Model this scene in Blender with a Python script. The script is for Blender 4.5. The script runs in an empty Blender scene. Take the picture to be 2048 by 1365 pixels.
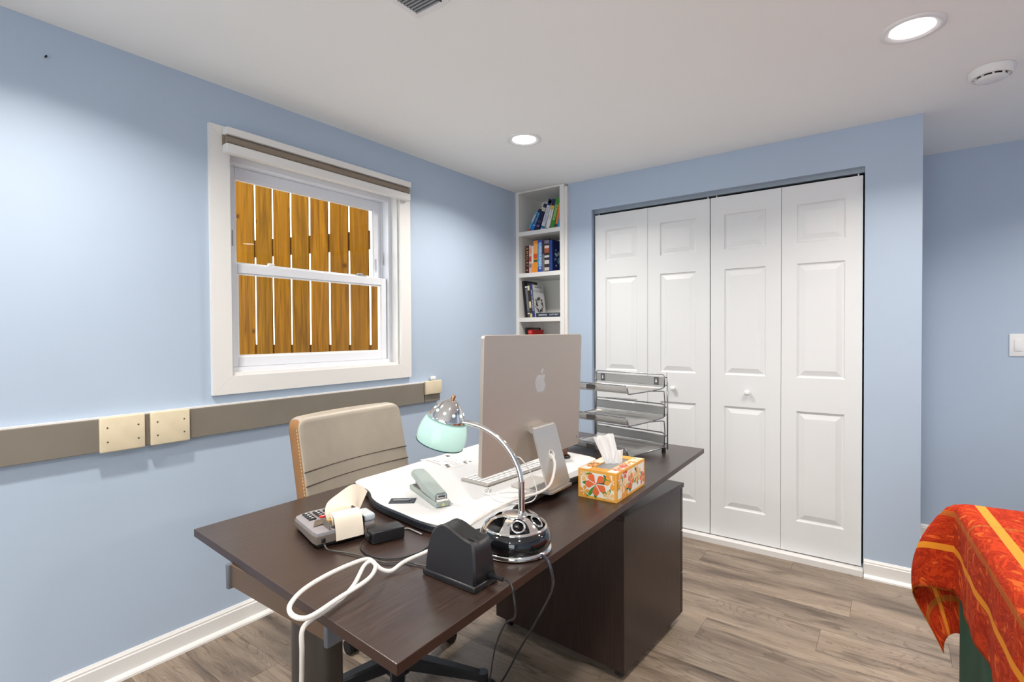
import bpy, bmesh, math, random
from mathutils import Vector, Matrix
random.seed(7)
S = bpy.context.scene
COL = S.collection
R = math.radians

# ------------------------------------------------------------------ camera
cam_d = bpy.data.cameras.new('camera')
cam_d.sensor_fit = 'HORIZONTAL'; cam_d.sensor_width = 36.0
cam_d.lens = 36.0 * 1038.5 / 2048.0
cam_d.clip_start = 0.02
cam = bpy.data.objects.new('camera', cam_d); COL.objects.link(cam)
def cam_matrix(loc, yaw, pitch, roll):
    f = Vector((-math.sin(yaw)*math.cos(pitch), math.cos(yaw)*math.cos(pitch), math.sin(pitch)))
    r = Vector((math.cos(yaw), math.sin(yaw), 0)); u = r.cross(f)
    r2 = r*math.cos(roll) + u*math.sin(roll); u2 = -r*math.sin(roll) + u*math.cos(roll)
    m = Matrix.Identity(4)
    for i in range(3):
        m[i][0] = r2[i]; m[i][1] = u2[i]; m[i][2] = -f[i]; m[i][3] = loc[i]
    return m
cam.matrix_world = cam_matrix((2.26, -3.16, 1.246), R(36.34), R(-0.92), R(-0.325))
S.camera = cam

# ------------------------------------------------------------------ world, exposure
W = bpy.data.worlds.new('world'); S.world = W; W.use_nodes = True
bg = W.node_tree.nodes['Background']
bg.inputs[0].default_value = (0.93, 0.97, 1.0, 1); bg.inputs[1].default_value = 4.2
vs = S.view_settings
vs.view_transform = 'Standard'; vs.look = 'None'; vs.gamma = 1.0; vs.use_curve_mapping = False
vs.exposure = 0.07
LAMP_W = 15.0            # watts of one recessed ceiling lamp
LAMP_COL = (1.0, 0.93, 0.84)

# ------------------------------------------------------------------ helpers
def lin(r, g, b):
    def c(v):
        v /= 255.0
        return v/12.92 if v <= 0.04045 else ((v+0.055)/1.055)**2.4
    return (c(r), c(g), c(b), 1.0)
MATS = {}
def mat(name, col, rough=0.5, metal=0.0, var=0.0, vscale=20.0, bump=0.0, bscale=60.0, coat=0.0, spec=0.5, stretch=None):
    if name in MATS: return MATS[name]
    m = bpy.data.materials.new(name); m.use_nodes = True
    nt = m.node_tree; b = nt.nodes['Principled BSDF']
    b.inputs['Base Color'].default_value = col
    b.inputs['Roughness'].default_value = rough; b.inputs['Metallic'].default_value = metal
    b.inputs['Coat Weight'].default_value = coat; b.inputs['Specular IOR Level'].default_value = spec
    tc = nt.nodes.new('ShaderNodeTexCoord'); vec = tc.outputs['Object']
    if stretch:
        mp = nt.nodes.new('ShaderNodeMapping'); mp.inputs['Scale'].default_value = stretch
        nt.links.new(vec, mp.inputs['Vector']); vec = mp.outputs['Vector']
    if var > 0:
        n = nt.nodes.new('ShaderNodeTexNoise'); n.inputs['Scale'].default_value = vscale; n.inputs['Detail'].default_value = 6
        nt.links.new(vec, n.inputs['Vector'])
        r = nt.nodes.new('ShaderNodeValToRGB')
        r.color_ramp.elements[0].position = 0.3; r.color_ramp.elements[1].position = 0.7
        r.color_ramp.elements[0].color = tuple(max(0, c*(1-var)) for c in col[:3])+(1,)
        r.color_ramp.elements[1].color = tuple(min(1, c*(1+var)) for c in col[:3])+(1,)
        nt.links.new(n.outputs['Fac'], r.inputs['Fac']); nt.links.new(r.outputs['Color'], b.inputs['Base Color'])
    if bump > 0:
        n2 = nt.nodes.new('ShaderNodeTexNoise'); n2.inputs['Scale'].default_value = bscale; n2.inputs['Detail'].default_value = 4
        nt.links.new(vec, n2.inputs['Vector'])
        bp = nt.nodes.new('ShaderNodeBump'); bp.inputs['Strength'].default_value = bump; bp.inputs['Distance'].default_value = 0.002
        nt.links.new(n2.outputs['Fac'], bp.inputs['Height']); nt.links.new(bp.outputs['Normal'], b.inputs['Normal'])
    MATS[name] = m
    return m
def emis(name, col, strength):
    if name in MATS: return MATS[name]
    m = bpy.data.materials.new(name); m.use_nodes = True
    b = m.node_tree.nodes['Principled BSDF']
    b.inputs['Base Color'].default_value = col; b.inputs['Emission Color'].default_value = col; b.inputs['Emission Strength'].default_value = strength
    MATS[name] = m; return m

def tag(o, label=None, cat=None, group=None, kind=None):
    if label: o['label'] = label
    if cat: o['category'] = cat
    if group: o['group'] = group
    if kind: o['kind'] = kind
    return o
def empty(name, loc=(0, 0, 0), rz=0.0, parent=None):
    o = bpy.data.objects.new(name, None); COL.objects.link(o)
    o.location = loc; o.rotation_euler = (0, 0, rz); o.empty_display_size = 0.05
    if parent: o.parent = parent
    return o
def thing(name, label, cat, loc=(0, 0, 0), rz=0.0, group=None):
    return tag(empty(name, loc, rz), label, cat, group)

class MB:
    """collects shapes; build() links them as ONE mesh object"""
    def __init__(s): s.v = []; s.f = []; s.sm = []
    def add(s, vs, fs, smooth=False, M=None):
        o = len(s.v)
        s.v += [tuple((M @ Vector(p)) if M else p) for p in vs]
        s.f += [tuple(i+o for i in f) for f in fs]; s.sm += [smooth]*len(fs)
        return s
    def box(s, a, b, M=None):
        x0, y0, z0 = [min(a[i], b[i]) for i in range(3)]; x1, y1, z1 = [max(a[i], b[i]) for i in range(3)]
        return s.add([(x0,y0,z0),(x1,y0,z0),(x1,y1,z0),(x0,y1,z0),(x0,y0,z1),(x1,y0,z1),(x1,y1,z1),(x0,y1,z1)],
                     [(0,3,2,1),(4,5,6,7),(0,1,5,4),(1,2,6,5),(2,3,7,6),(3,0,4,7)], False, M)
    def rbox(s, a, b, r=0.004, seg=3, M=None, smooth=True):
        bm = bmesh.new()
        c = [(a[i]+b[i])/2 for i in range(3)]; d = [abs(b[i]-a[i]) for i in range(3)]
        bmesh.ops.create_cube(bm, size=1.0, matrix=Matrix.Translation(c) @ Matrix.Diagonal((d[0], d[1], d[2], 1)))
        r = min(r, min(d)*0.49)
        bmesh.ops.bevel(bm, geom=list(bm.edges), offset=r, segments=seg, profile=0.5, affect='EDGES')
        return s.bm(bm, M, smooth)
    def bm(s, bm, M=None, smooth=False):
        bm.verts.index_update()
        s.add([tuple(v.co) for v in bm.verts], [tuple(v.index for v in f.verts) for f in bm.faces], smooth, M)
        bm.free(); return s
    def lathe(s, prof, n=32, M=None, smooth=True, a0=0.0, a1=2*math.pi):
        full = abs(a1-a0-2*math.pi) < 1e-6
        k = n if full else n+1
        vs = []; fs = []
        for i in range(k):
            a = a0+(a1-a0)*i/n
            for r, z in prof: vs.append((r*math.cos(a), r*math.sin(a), z))
        m = len(prof)
        for i in range(n):
            j = (i+1) % k
            for t in range(m-1):
                fs.append((i*m+t, j*m+t, j*m+t+1, i*m+t+1))
        return s.add(vs, fs, smooth, M)
    def cyl(s, c, r, h, n=24, M=None, axis='z'):
        T = Matrix.Translation(c)
        if axis == 'x': T = T @ Matrix.Rotation(R(90), 4, 'Y')
        if axis == 'y': T = T @ Matrix.Rotation(R(-90), 4, 'X')
        if M: T = M @ T
        vs = [(r*math.cos(2*math.pi*i/n), r*math.sin(2*math.pi*i/n), z) for z in (0, h) for i in range(n)]
        s.add(vs, [(i, (i+1) % n, n+(i+1) % n, n+i) for i in range(n)], True, T)
        s.add(vs, [tuple(range(n-1, -1, -1)), tuple(range(n, 2*n))], False, T)
        return s
    def prism(s, poly, z0, z1, M=None, smooth=False):
        n = len(poly)
        vs = [(p[0], p[1], z0) for p in poly]+[(p[0], p[1], z1) for p in poly]
        s.add(vs, [(i, (i+1) % n, n+(i+1) % n, n+i) for i in range(n)], smooth, M)
        s.add(vs, [tuple(range(n-1, -1, -1)), tuple(range(n, 2*n))], False, M)
        return s
    def tube(s, pts, r, n=8, sub=6, closed=False, M=None):
        P = [Vector(p) for p in pts]
        if sub > 1: P = spline(P, sub)
        vs = []; fs = []
        up = None
        for i, p in enumerate(P):
            t = (P[min(i+1, len(P)-1)]-P[max(i-1, 0)])
            if t.length < 1e-9: t = Vector((0, 0, 1))
            t.normalize()
            if up is None:
                up = t.orthogonal().normalized()
            else:
                up = (up - t*up.dot(t))
                up = up.normalized() if up.length > 1e-6 else t.orthogonal().normalized()
            w = t.cross(up)
            for k in range(n):
                a = 2*math.pi*k/n
                vs.append(tuple(p + (up*math.cos(a)+w*math.sin(a))*r))
        for i in range(len(P)-1):
            for k in range(n):
                fs.append((i*n+k, i*n+(k+1) % n, (i+1)*n+(k+1) % n, (i+1)*n+k))
        fs.append(tuple(range(n-1, -1, -1))); fs.append(tuple(range((len(P)-1)*n, len(P)*n)))
        return s.add(vs, fs, True, M)
    def grid(s, rows, smooth=True, M=None, close=False):
        n = len(rows[0]); vs = [p for r in rows for p in r]; fs = []
        for i in range(len(rows)-1):
            for j in range(n-1): fs.append((i*n+j, i*n+j+1, (i+1)*n+j+1, (i+1)*n+j))
        return s.add(vs, fs, smooth, M)
    def build(s, name, m, parent=None, loc=(0, 0, 0), rot=(0, 0, 0), label=None):
        me = bpy.data.meshes.new(name); me.from_pydata(s.v, [], s.f); me.validate(); me.update()
        me.polygons.foreach_set('use_smooth', (s.sm+[False]*len(me.polygons))[:len(me.polygons)])
        bm = bmesh.new(); bm.from_mesh(me)
        bmesh.ops.recalc_face_normals(bm, faces=list(bm.faces)); bm.to_mesh(me); bm.free()
        if m: me.materials.append(m)
        o = bpy.data.objects.new(name, me); COL.objects.link(o)
        o.location = loc; o.rotation_euler = rot
        if parent: o.parent = parent
        if label: o['label'] = label
        return o
def spline(P, sub):
    out = []
    n = len(P)
    for i in range(n-1):
        p0 = P[max(i-1, 0)]; p1 = P[i]; p2 = P[i+1]; p3 = P[min(i+2, n-1)]
        for k in range(sub):
            t = k/sub
            out.append(0.5*((2*p1)+(p2-p0)*t+(2*p0-5*p1+4*p2-p3)*t*t+(3*p1-p0-3*p2+p3)*t**3))
    out.append(P[-1]); return out
def struct(name, mb, m, parent=None):
    o = mb.build(name, m, parent)
    if parent is None: o['kind'] = 'structure'
    return o
_txt = 0
def text(string, size, M, m, parent, name='lettering', depth=0.0002, squeeze=1.0):
    """flat printed lettering as a thin mesh; local x right, y up, placed by matrix M"""
    cu = bpy.data.curves.new('t', 'FONT'); cu.body = string; cu.size = size; cu.extrude = depth
    cu.align_x = 'CENTER'; cu.align_y = 'CENTER'; cu.resolution_u = 2
    tmp = bpy.data.objects.new('t', cu); COL.objects.link(tmp)
    dg = bpy.context.evaluated_depsgraph_get()
    me = bpy.data.meshes.new_from_object(tmp.evaluated_get(dg))
    bpy.data.objects.remove(tmp); bpy.data.curves.remove(cu)
    me.transform(M @ Matrix.Diagonal((squeeze, 1, 1, 1))); me.materials.clear(); me.materials.append(m)
    o = bpy.data.objects.new(name, me); COL.objects.link(o); o.parent = parent
    return o
def frame(o, x, y):
    """matrix with origin o, local x, local y (z = x cross y)"""
    x = Vector(x).normalized(); y = Vector(y).normalized(); z = x.cross(y)
    m = Matrix.Identity(4)
    for i in range(3): m[i][0] = x[i]; m[i][1] = y[i]; m[i][2] = z[i]; m[i][3] = o[i]
    return m

# ------------------------------------------------------------------ materials
M_wall = mat('wall_paint_blue', lin(177, 193, 213), 0.55, var=0.025, vscale=2.0, bump=0.05, bscale=300)
M_ceil = mat('ceiling_paint', lin(247, 247, 245), 0.8, bump=0.04, bscale=200)
M_trim = mat('white_trim_paint', lin(230, 228, 226), 0.35)
M_door = mat('white_door_paint', lin(227, 228, 229), 0.4, bump=0.12, bscale=40, stretch=(12, 12, 1))
M_vinyl = mat('white_vinyl', lin(230, 232, 238), 0.3)
M_dark = mat('black_gap', lin(14, 14, 16), 0.8)
M_desk = mat('blackbrown_veneer', lin(52, 37, 31), 0.30, var=0.3, vscale=5, bump=0.25, bscale=9, stretch=(20, 1.2, 20), spec=1.0)
M_deskedge = mat('brown_edge_band', lin(52, 30, 22), 0.35, var=0.2, vscale=8)
M_cab = mat('dark_wood_foil', lin(46, 32, 27), 0.3, var=0.3, vscale=6, bump=0.15, bscale=10, stretch=(20, 20, 1.2))
M_chrome = mat('chrome', (0.82, 0.80, 0.78, 1), 0.06, 1.0)
M_alu = mat('brushed_aluminium', lin(205, 200, 194), 0.38, 0.85)
M_blackpl = mat('black_plastic', lin(26, 26, 29), 0.35)
M_blackmat = mat('black_rubber', lin(18, 18, 20), 0.6)
M_greypl = mat('grey_plastic', lin(150, 152, 156), 0.4)
M_white = mat('white_plastic', lin(236, 236, 236), 0.35)
M_cord = mat('white_cord', lin(228, 222, 216), 0.45)
M_paper = mat('paper', lin(240, 238, 234), 0.8)
M_ink = mat('black_ink', lin(30, 30, 32), 0.7)
M_screw = mat('screw', lin(110, 100, 85), 0.4, 0.7)
M_taupe = mat('taupe_fabric', lin(140, 126, 112), 0.85, var=0.08, vscale=120)
M_gleather = mat('beige_leather', lin(170, 160, 146), 0.42, var=0.05, vscale=12, bump=0.15, bscale=250)
M_tleather = mat('tan_leather_edge', lin(146, 104, 62), 0.5, var=0.08, vscale=20)
M_race = mat('raceway_paint', lin(126, 119, 109), 0.5, var=0.04, vscale=6)
M_cream = mat('cream_plastic', lin(220, 206, 178), 0.4, var=0.05, vscale=18)
M_steel = mat('steel_wire', lin(150, 150, 152), 0.25, 0.9)

def glass_mat(name, col, refl=1.0):
    m = bpy.data.materials.new(name); m.use_nodes = True; nt = m.node_tree; nt.nodes.clear()
    out = nt.nodes.new('ShaderNodeOutputMaterial'); mx = nt.nodes.new('ShaderNodeMixShader')
    tr = nt.nodes.new('ShaderNodeBsdfTransparent'); gl = nt.nodes.new('ShaderNodeBsdfGlossy'); fr = nt.nodes.new('ShaderNodeFresnel')
    tr.inputs['Color'].default_value = col; gl.inputs['Roughness'].default_value = 0.0; fr.inputs['IOR'].default_value = 1.45
    ge = nt.nodes.new('ShaderNodeNewGeometry'); iv = nt.nodes.new('ShaderNodeMath'); iv.operation = 'SUBTRACT'; iv.inputs[0].default_value = 1.0
    ml = nt.nodes.new('ShaderNodeMath'); ml.operation = 'MULTIPLY'     # reflect only where light enters the sheet, no total internal reflection
    nt.links.new(ge.outputs['Backfacing'], iv.inputs[1]); nt.links.new(iv.outputs[0], ml.inputs[0]); nt.links.new(fr.outputs[0], ml.inputs[1])
    nt.links.new(ml.outputs[0], mx.inputs[0]); nt.links.new(tr.outputs[0], mx.inputs[1]); nt.links.new(gl.outputs[0], mx.inputs[2])
    nt.links.new(mx.outputs[0], out.inputs[0]); return m
M_glass = glass_mat('window_glass', (0.97, 0.98, 0.97, 1))

def mesh_metal():
    m = bpy.data.materials.new('perforated_steel_mesh'); m.use_nodes = True; nt = m.node_tree
    b = nt.nodes['Principled BSDF']; out = nt.nodes['Material Output']
    b.inputs['Base Color'].default_value = lin(176, 174, 172); b.inputs['Metallic'].default_value = 0.6; b.inputs['Roughness'].default_value = 0.4
    tr = nt.nodes.new('ShaderNodeBsdfTransparent'); mx = nt.nodes.new('ShaderNodeMixShader')
    tc = nt.nodes.new('ShaderNodeTexCoord'); ch = nt.nodes.new('ShaderNodeTexVoronoi'); ch.inputs['Scale'].default_value = 420; ch.inputs['Randomness'].default_value = 0.0
    mt = nt.nodes.new('ShaderNodeMath'); mt.operation = 'LESS_THAN'; mt.inputs[1].default_value = 0.33
    nt.links.new(tc.outputs['Object'], ch.inputs['Vector']); nt.links.new(ch.outputs['Distance'], mt.inputs[0])
    nt.links.new(mt.outputs[0], mx.inputs[0]); nt.links.new(b.outputs[0], mx.inputs[1]); nt.links.new(tr.outputs[0], mx.inputs[2])
    nt.links.new(mx.outputs[0], out.inputs[0]); return m
M_mesh = mesh_metal()

def plank_mat():
    m = bpy.data.materials.new('grey_oak_vinyl_plank'); m.use_nodes = True; nt = m.node_tree; L = nt.links
    b = nt.nodes['Principled BSDF']
    tc = nt.nodes.new('ShaderNodeTexCoord'); oi = nt.nodes.new('ShaderNodeObjectInfo')
    comb = nt.nodes.new('ShaderNodeCombineXYZ'); mul = nt.nodes.new('ShaderNodeMath'); mul.operation = 'MULTIPLY'; mul.inputs[1].default_value = 37.0
    L.new(oi.outputs['Random'], mul.inputs[0]); L.new(mul.outputs[0], comb.inputs[0]); L.new(mul.outputs[0], comb.inputs[2])
    add = nt.nodes.new('ShaderNodeVectorMath'); L.new(tc.outputs['Object'], add.inputs[0]); L.new(comb.outputs[0], add.inputs[1])
    def mp(sc):
        n = nt.nodes.new('ShaderNodeMapping'); n.inputs['Scale'].default_value = sc; L.new(add.outputs[0], n.inputs[0]); return n
    # broad tone
    n1 = nt.nodes.new('ShaderNodeTexNoise'); n1.inputs['Scale'].default_value = 1.0; n1.inputs['Detail'].default_value = 3; L.new(mp((1.6, 9, 1)).outputs[0], n1.inputs['Vector'])
    r1 = nt.nodes.new('ShaderNodeValToRGB'); e = r1.color_ramp.elements
    e[0].position = 0.28; e[0].color = lin(96, 83, 73); e[1].position = 0.66; e[1].color = lin(160, 145, 130)
    e2 = r1.color_ramp.elements.new(0.45); e2.color = lin(139, 124, 110); L.new(n1.outputs['Fac'], r1.inputs['Fac'])
    # cathedral grain: distorted bands
    n2 = nt.nodes.new('ShaderNodeTexNoise'); n2.inputs['Scale'].default_value = 1.0; n2.inputs['Detail'].default_value = 2.0; n2.inputs['Distortion'].default_value = 0.6
    L.new(mp((1.1, 7.5, 1)).outputs[0], n2.inputs['Vector'])
    m2 = nt.nodes.new('ShaderNodeMath'); m2.operation = 'MULTIPLY'; m2.inputs[1].default_value = 34.0; L.new(n2.outputs['Fac'], m2.inputs[0])
    fr = nt.nodes.new('ShaderNodeMath'); fr.operation = 'FRACT'; L.new(m2.outputs[0], fr.inputs[0])
    r2 = nt.nodes.new('ShaderNodeValToRGB'); r2.color_ramp.elements[0].color = (0.62, 0.60, 0.58, 1); r2.color_ramp.elements[1].color = (1.08, 1.07, 1.05, 1)
    r2.color_ramp.elements[1].position = 0.35; L.new(fr.outputs[0], r2.inputs['Fac'])
    # dark knots / streaks
    n4 = nt.nodes.new('ShaderNodeTexNoise'); n4.inputs['Scale'].default_value = 1.0; n4.inputs['Detail'].default_value = 5; n4.inputs['Distortion'].default_value = 0.8
    L.new(mp((2.6, 17, 1)).outputs[0], n4.inputs['Vector'])
    r4 = nt.nodes.new('ShaderNodeValToRGB'); r4.color_ramp.elements[0].position = 0.57; r4.color_ramp.elements[0].color = (1, 1, 1, 1)
    r4.color_ramp.elements[1].position = 0.69; r4.color_ramp.elements[1].color = (0.40, 0.37, 0.35, 1); L.new(n4.outputs['Fac'], r4.inputs['Fac'])
    # fine fibres
    n3 = nt.nodes.new('ShaderNodeTexNoise'); n3.inputs['Scale'].default_value = 1.0; n3.inputs['Detail'].default_value = 4; L.new(mp((9, 190, 1)).outputs[0], n3.inputs['Vector'])
    r3 = nt.nodes.new('ShaderNodeValToRGB'); r3.color_ramp.elements[0].color = (0.80, 0.79, 0.78, 1); r3.color_ramp.elements[1].color = (1.14, 1.13, 1.12, 1)
    r3.color_ramp.elements[0].position = 0.35; r3.color_ramp.elements[1].position = 0.68; L.new(n3.outputs['Fac'], r3.inputs['Fac'])
    # per plank tone
    r5 = nt.nodes.new('ShaderNodeValToRGB'); r5.color_ramp.elements[0].color = (0.80, 0.79, 0.78, 1); r5.color_ramp.elements[1].color = (1.10, 1.08, 1.05, 1); L.new(oi.outputs['Random'], r5.inputs['Fac'])
    prev = r1.outputs['Color']
    for x in (r2, r4, r3, r5):
        mx = nt.nodes.new('ShaderNodeMix'); mx.data_type = 'RGBA'; mx.blend_type = 'MULTIPLY'; mx.inputs['Factor'].default_value = 0.8
        L.new(prev, mx.inputs[6]); L.new(x.outputs['Color'], mx.inputs[7]); prev = mx.outputs[2]
    L.new(prev, b.inputs['Base Color']); b.inputs['Roughness'].default_value = 0.38
    bp = nt.nodes.new('ShaderNodeBump'); bp.inputs['Strength'].default_value = 0.12; bp.inputs['Distance'].default_value = 0.001
    L.new(n3.outputs['Fac'], bp.inputs['Height']); L.new(bp.outputs['Normal'], b.inputs['Normal'])
    return m
M_plank = plank_mat()

# ------------------------------------------------------------------ the room shell
CZ = 2.28; XR = 4.1; YF = -5.2; YA = 0.776; XC = 2.367
fl = struct('floor', MB().box((-0.15, YF-0.15, -0.12), (XR+0.15, YA+0.15, -0.006)), M_dark)
PW = 0.181; PL = 1.22; row = 0; y = YA
pm = {}
offs = [0.0, 0.42, 0.83, 0.2, 0.61, 1.03, 0.33]
while y > YF:
    y1 = y; y0 = max(y-PW, YF); x = -offs[row % 7]
    xmin = XC if y0 >= -0.001 else 0.0
    while x < XR:
        a = max(x, xmin); b = min(x+PL, XR)
        if b-a > 0.02:
            key = (round(b-a, 4), round(y1-y0, 4))
            if key not in pm:
                hx, hy = (b-a)/2-0.0003, (y1-y0)/2-0.0003
                q = MB(); e = 0.0007
                q.add([(-hx,-hy,-0.006),(hx,-hy,-0.006),(hx,hy,-0.006),(-hx,hy,-0.006),(-hx,-hy,-e),(hx,-hy,-e),(hx,hy,-e),(-hx,hy,-e),
                       (-hx+e,-hy+e,0),(hx-e,-hy+e,0),(hx-e,hy-e,0),(-hx+e,hy-e,0)],
                      [(0,1,5,4),(1,2,6,5),(2,3,7,6),(3,0,4,7),(4,5,9,8),(5,6,10,9),(6,7,11,10),(7,4,8,11),(8,9,10,11)])
                o = q.build('plank', M_plank, fl); pm[key] = o.data
            else:
                o = bpy.data.objects.new('plank', pm[key]); COL.objects.link(o); o.parent = fl
            o.location = ((a+b)/2, (y0+y1)/2, 0)
        x += PL
    y -= PW; row += 1

struct('ceiling', MB().box((-0.15, YF-0.15, CZ), (XR+0.15, YA+0.15, CZ+0.1)), M_ceil)
# window opening in the left wall
WY0, WY1, WZ0, WZ1 = -2.098, -1.168, 1.07, 2.03
struct('wall_left', MB().box((-0.15, YF-0.15, 0), (0, WY0, CZ)).box((-0.15, WY1, 0), (0, 0.4, CZ)).box((-0.15, WY0, 0), (0, WY1, WZ0)).box((-0.15, WY0, WZ1), (0, WY1, CZ)), M_wall)
# back wall around bookcase and closet
CX0, CX1, CH = 0.609, 2.139, 2.073
struct('wall_back', MB().box((0.425, 0, 0), (CX0, 0.12, CZ)).box((CX0, 0, CH), (CX1, 0.12, CZ)).box((CX1, 0, 0), (XC, 0.12, CZ)), M_wall)
struct('wall_closet', MB().box((0.425, 0.70, 0), (XC-0.12, 0.76, CZ)).box((0.425, 0.12, 0), (0.47, 0.70, CZ)), mat('closet_inside', lin(90, 92, 96), 0.8))
struct('wall_return', MB().box((XC-0.12, 0.12, 0), (XC, YA, CZ)), M_wall)
struct('wall_alcove', MB().box((XC-0.12, YA, 0), (XR+0.15, YA+0.12, CZ)), M_wall)
struct('wall_right', MB().box((XR, YF-0.15, 0), (XR+0.15, YA, CZ)), M_wall)
# wall behind the camera, with a glazed door opening added to let daylight in
DX0, DX1, DH = 1.2, 3.6, 2.1
struct('wall_front', MB().box((0, YF-0.15, 0), (DX0, YF, CZ)).box((DX1, YF-0.15, 0), (XR, YF, CZ)).box((DX0, YF-0.15, DH), (DX1, YF, CZ)), M_wall)
dr = empty('added_daylight_door', (0, YF-0.08, 0)); dr['kind'] = 'structure'
for i in range(2):
    a = DX0+i*(DX1-DX0)/2; b = a+(DX1-DX0)/2
    MB().box((a, -0.02, 0), (a+0.07, 0.02, DH)).box((b-0.07, -0.02, 0), (b, 0.02, DH)).box((a+0.07, -0.02, 0), (b-0.07, 0.02, 0.08)).box((a+0.07, -0.02, DH-0.08), (b-0.07, 0.02, DH)).build('added_door_frame', M_vinyl, dr)
    MB().box((a+0.07, -0.004, 0.08), (b-0.07, 0.004, DH-0.08)).build('pane', M_glass, dr)

# baseboards
def baseboard(name, p0, p1, nrm):
    """profile swept from p0 to p1, projecting along nrm"""
    prof = [(0, 0), (0.031, 0), (0.030, 0.008), (0.025, 0.014), (0.016, 0.017), (0.013, 0.018), (0.013, 0.070), (0.010, 0.074), (0.010, 0.080), (0.006, 0.086), (0.004, 0.090), (0, 0.090)]
    vs = []
    for p in (p0, p1):
        for d, z in prof: vs.append((p[0]+nrm[0]*d, p[1]+nrm[1]*d, z))
    n = len(prof)
    q = MB().add(vs, [(i, (i+1) % n, n+(i+1) % n, n+i) for i in range(n)]+[tuple(range(n)), tuple(range(2*n-1, n-1, -1))])
    return struct(name, q, M_trim)
baseboard('baseboard_left', (0, YF), (0, -0.04), (1, 0))
baseboard('baseboard_back', (CX1+0.004, 0), (XC+0.001, 0), (0, -1))
baseboard('baseboard_middle', (0.436, 0), (CX0-0.004, 0), (0, -1))
baseboard('baseboard_return', (XC, 0), (XC, YA), (1, 0))
baseboard('baseboard_alcove', (XC, YA), (XR, YA), (0, -1))

# ------------------------------------------------------------------ window
wn = empty('window_1', (0, 0, 0)); wn['kind'] = 'structure'
CY0, CY1, CZ0, CZ1 = -2.177, -1.092, 0.995, 2.108
def board(a, b, c, d, x0=0.0, x1=0.018, nm='casing'):
    """mitred board: four corners in the wall plane (y, z)"""
    P = [a, b, c, d]
    vs = [(x0, p[0], p[1]) for p in P]+[(x1, p[0], p[1]) for p in P]
    return MB().add(vs, [(0,1,2,3),(4,5,6,7),(0,1,5,4),(1,2,6,5),(2,3,7,6),(3,0,4,7)]).build(nm, M_trim, wn)
iy0, iy1, iz0, iz1 = WY0, WY1, WZ0, WZ1
g = 0.0006
board((CY0, CZ0), (CY0, CZ1), (iy0, iz1), (iy0, iz0+g))
board((CY1, CZ0), (CY1, CZ1), (iy1, iz1), (iy1, iz0+g))
board((CY0, CZ0-g), (CY1, CZ0-g), (iy1, iz0), (iy0, iz0), nm='sill_casing')
board((CY0, CZ1+g), (CY1, CZ1+g), (iy1, iz1), (iy0, iz1))
# jamb liner, vinyl frame
j = MB()
t = 0.012
j.box((-0.145, iy0, iz0), (0.0, iy0+t, iz1)).box((-0.145, iy1-t, iz0), (0.0, iy1, iz1)).box((-0.145, iy0+t, iz0), (0.0, iy1-t, iz0+t)).box((-0.145, iy0+t, iz1-t), (0.0, iy1-t, iz1))
j.build('jamb', M_trim, wn)
j = MB(); a = 0.030
fy0, fy1, fz0, fz1 = iy0+t, iy1-t, iz0+t, iz1-t
j.box((-0.14, fy0, fz0), (-0.045, fy0+0.012, fz1)).box((-0.14, fy1-0.022, fz0), (-0.045, fy1, fz1)).box((-0.14, fy0+0.012, fz0), (-0.045, fy1-0.022, fz0+0.020)).box((-0.14, fy0+0.012, fz1-0.028), (-0.045, fy1-0.022, fz1))
j.box((-0.100, fy1-0.030, fz0+0.02), (-0.092, fy1-0.022, fz1-0.028)).box((-0.100, fy0+0.012, fz0+0.02), (-0.092, fy0+0.016, fz1-0.028))
j.build('vinyl_frame', M_vinyl, wn)
def sash(nm, x0, x1, y0, y1, z0, z1, sw, bw, tw):
    s = MB()
    for (p, q, r_, s_) in ((y0, y0+sw, z0, z1), (y1-sw, y1, z0, z1), (y0+sw, y1-sw, z0, z0+bw), (y0+sw, y1-sw, z1-tw, z1)):
        s.rbox((x0, p, r_), (x1, q, s_), 0.003, 2, smooth=False)
    o = s.build(nm, M_vinyl, wn)
    # glazing bead then pane
    b = MB(); e = 0.007; xm = (x0+x1)/2
    ya, yb, za, zb = y0+sw, y1-sw, z0+bw, z1-tw
    b.box((xm-0.008, ya, za), (x1-0.006, ya+e, zb)).box((xm-0.008, yb-e, za), (x1-0.006, yb, zb)).box((xm-0.008, ya+e, za), (x1-0.006, yb-e, za+e)).box((xm-0.008, ya+e, zb-e), (x1-0.006, yb-e, zb))
    b.build('glazing_bead', M_white, o)
    MB().box((xm-0.003, ya+0.001, za+0.001), (xm+0.001, yb-0.001, zb-0.001)).build('pane', M_glass, o)
    return o
su = sash('upper_sash', -0.130, -0.100, fy0+0.016, fy1-0.030, 1.525, fz1-0.028, 0.048, 0.036, 0.048)
sl = sash('lower_sash', -0.092, -0.060, fy0+0.016, fy1-0.026, fz0+0.020, 1.556, 0.036, 0.045, 0.040)
for yy in (-1.87, -1.37):
    MB().rbox((-0.088, yy-0.03, 1.556), (-0.064, yy+0.03, 1.562), 0.002, 2).rbox((-0.084, yy-0.018, 1.562), (-0.068, yy+0.012, 1.574), 0.004, 2).build('sash_lock', M_greypl if yy > -1.5 else M_white, sl)
for yy in (fy0+0.022, fy1-0.052):
    MB().rbox((-0.060, yy, 1.63), (-0.056, yy+0.012, 1.70), 0.002, 2).rbox((-0.0565, yy+0.004, 1.64), (-0.0545, yy+0.008, 1.69), 0.001, 1).build('tilt_latch', M_greypl, wn)
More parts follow.
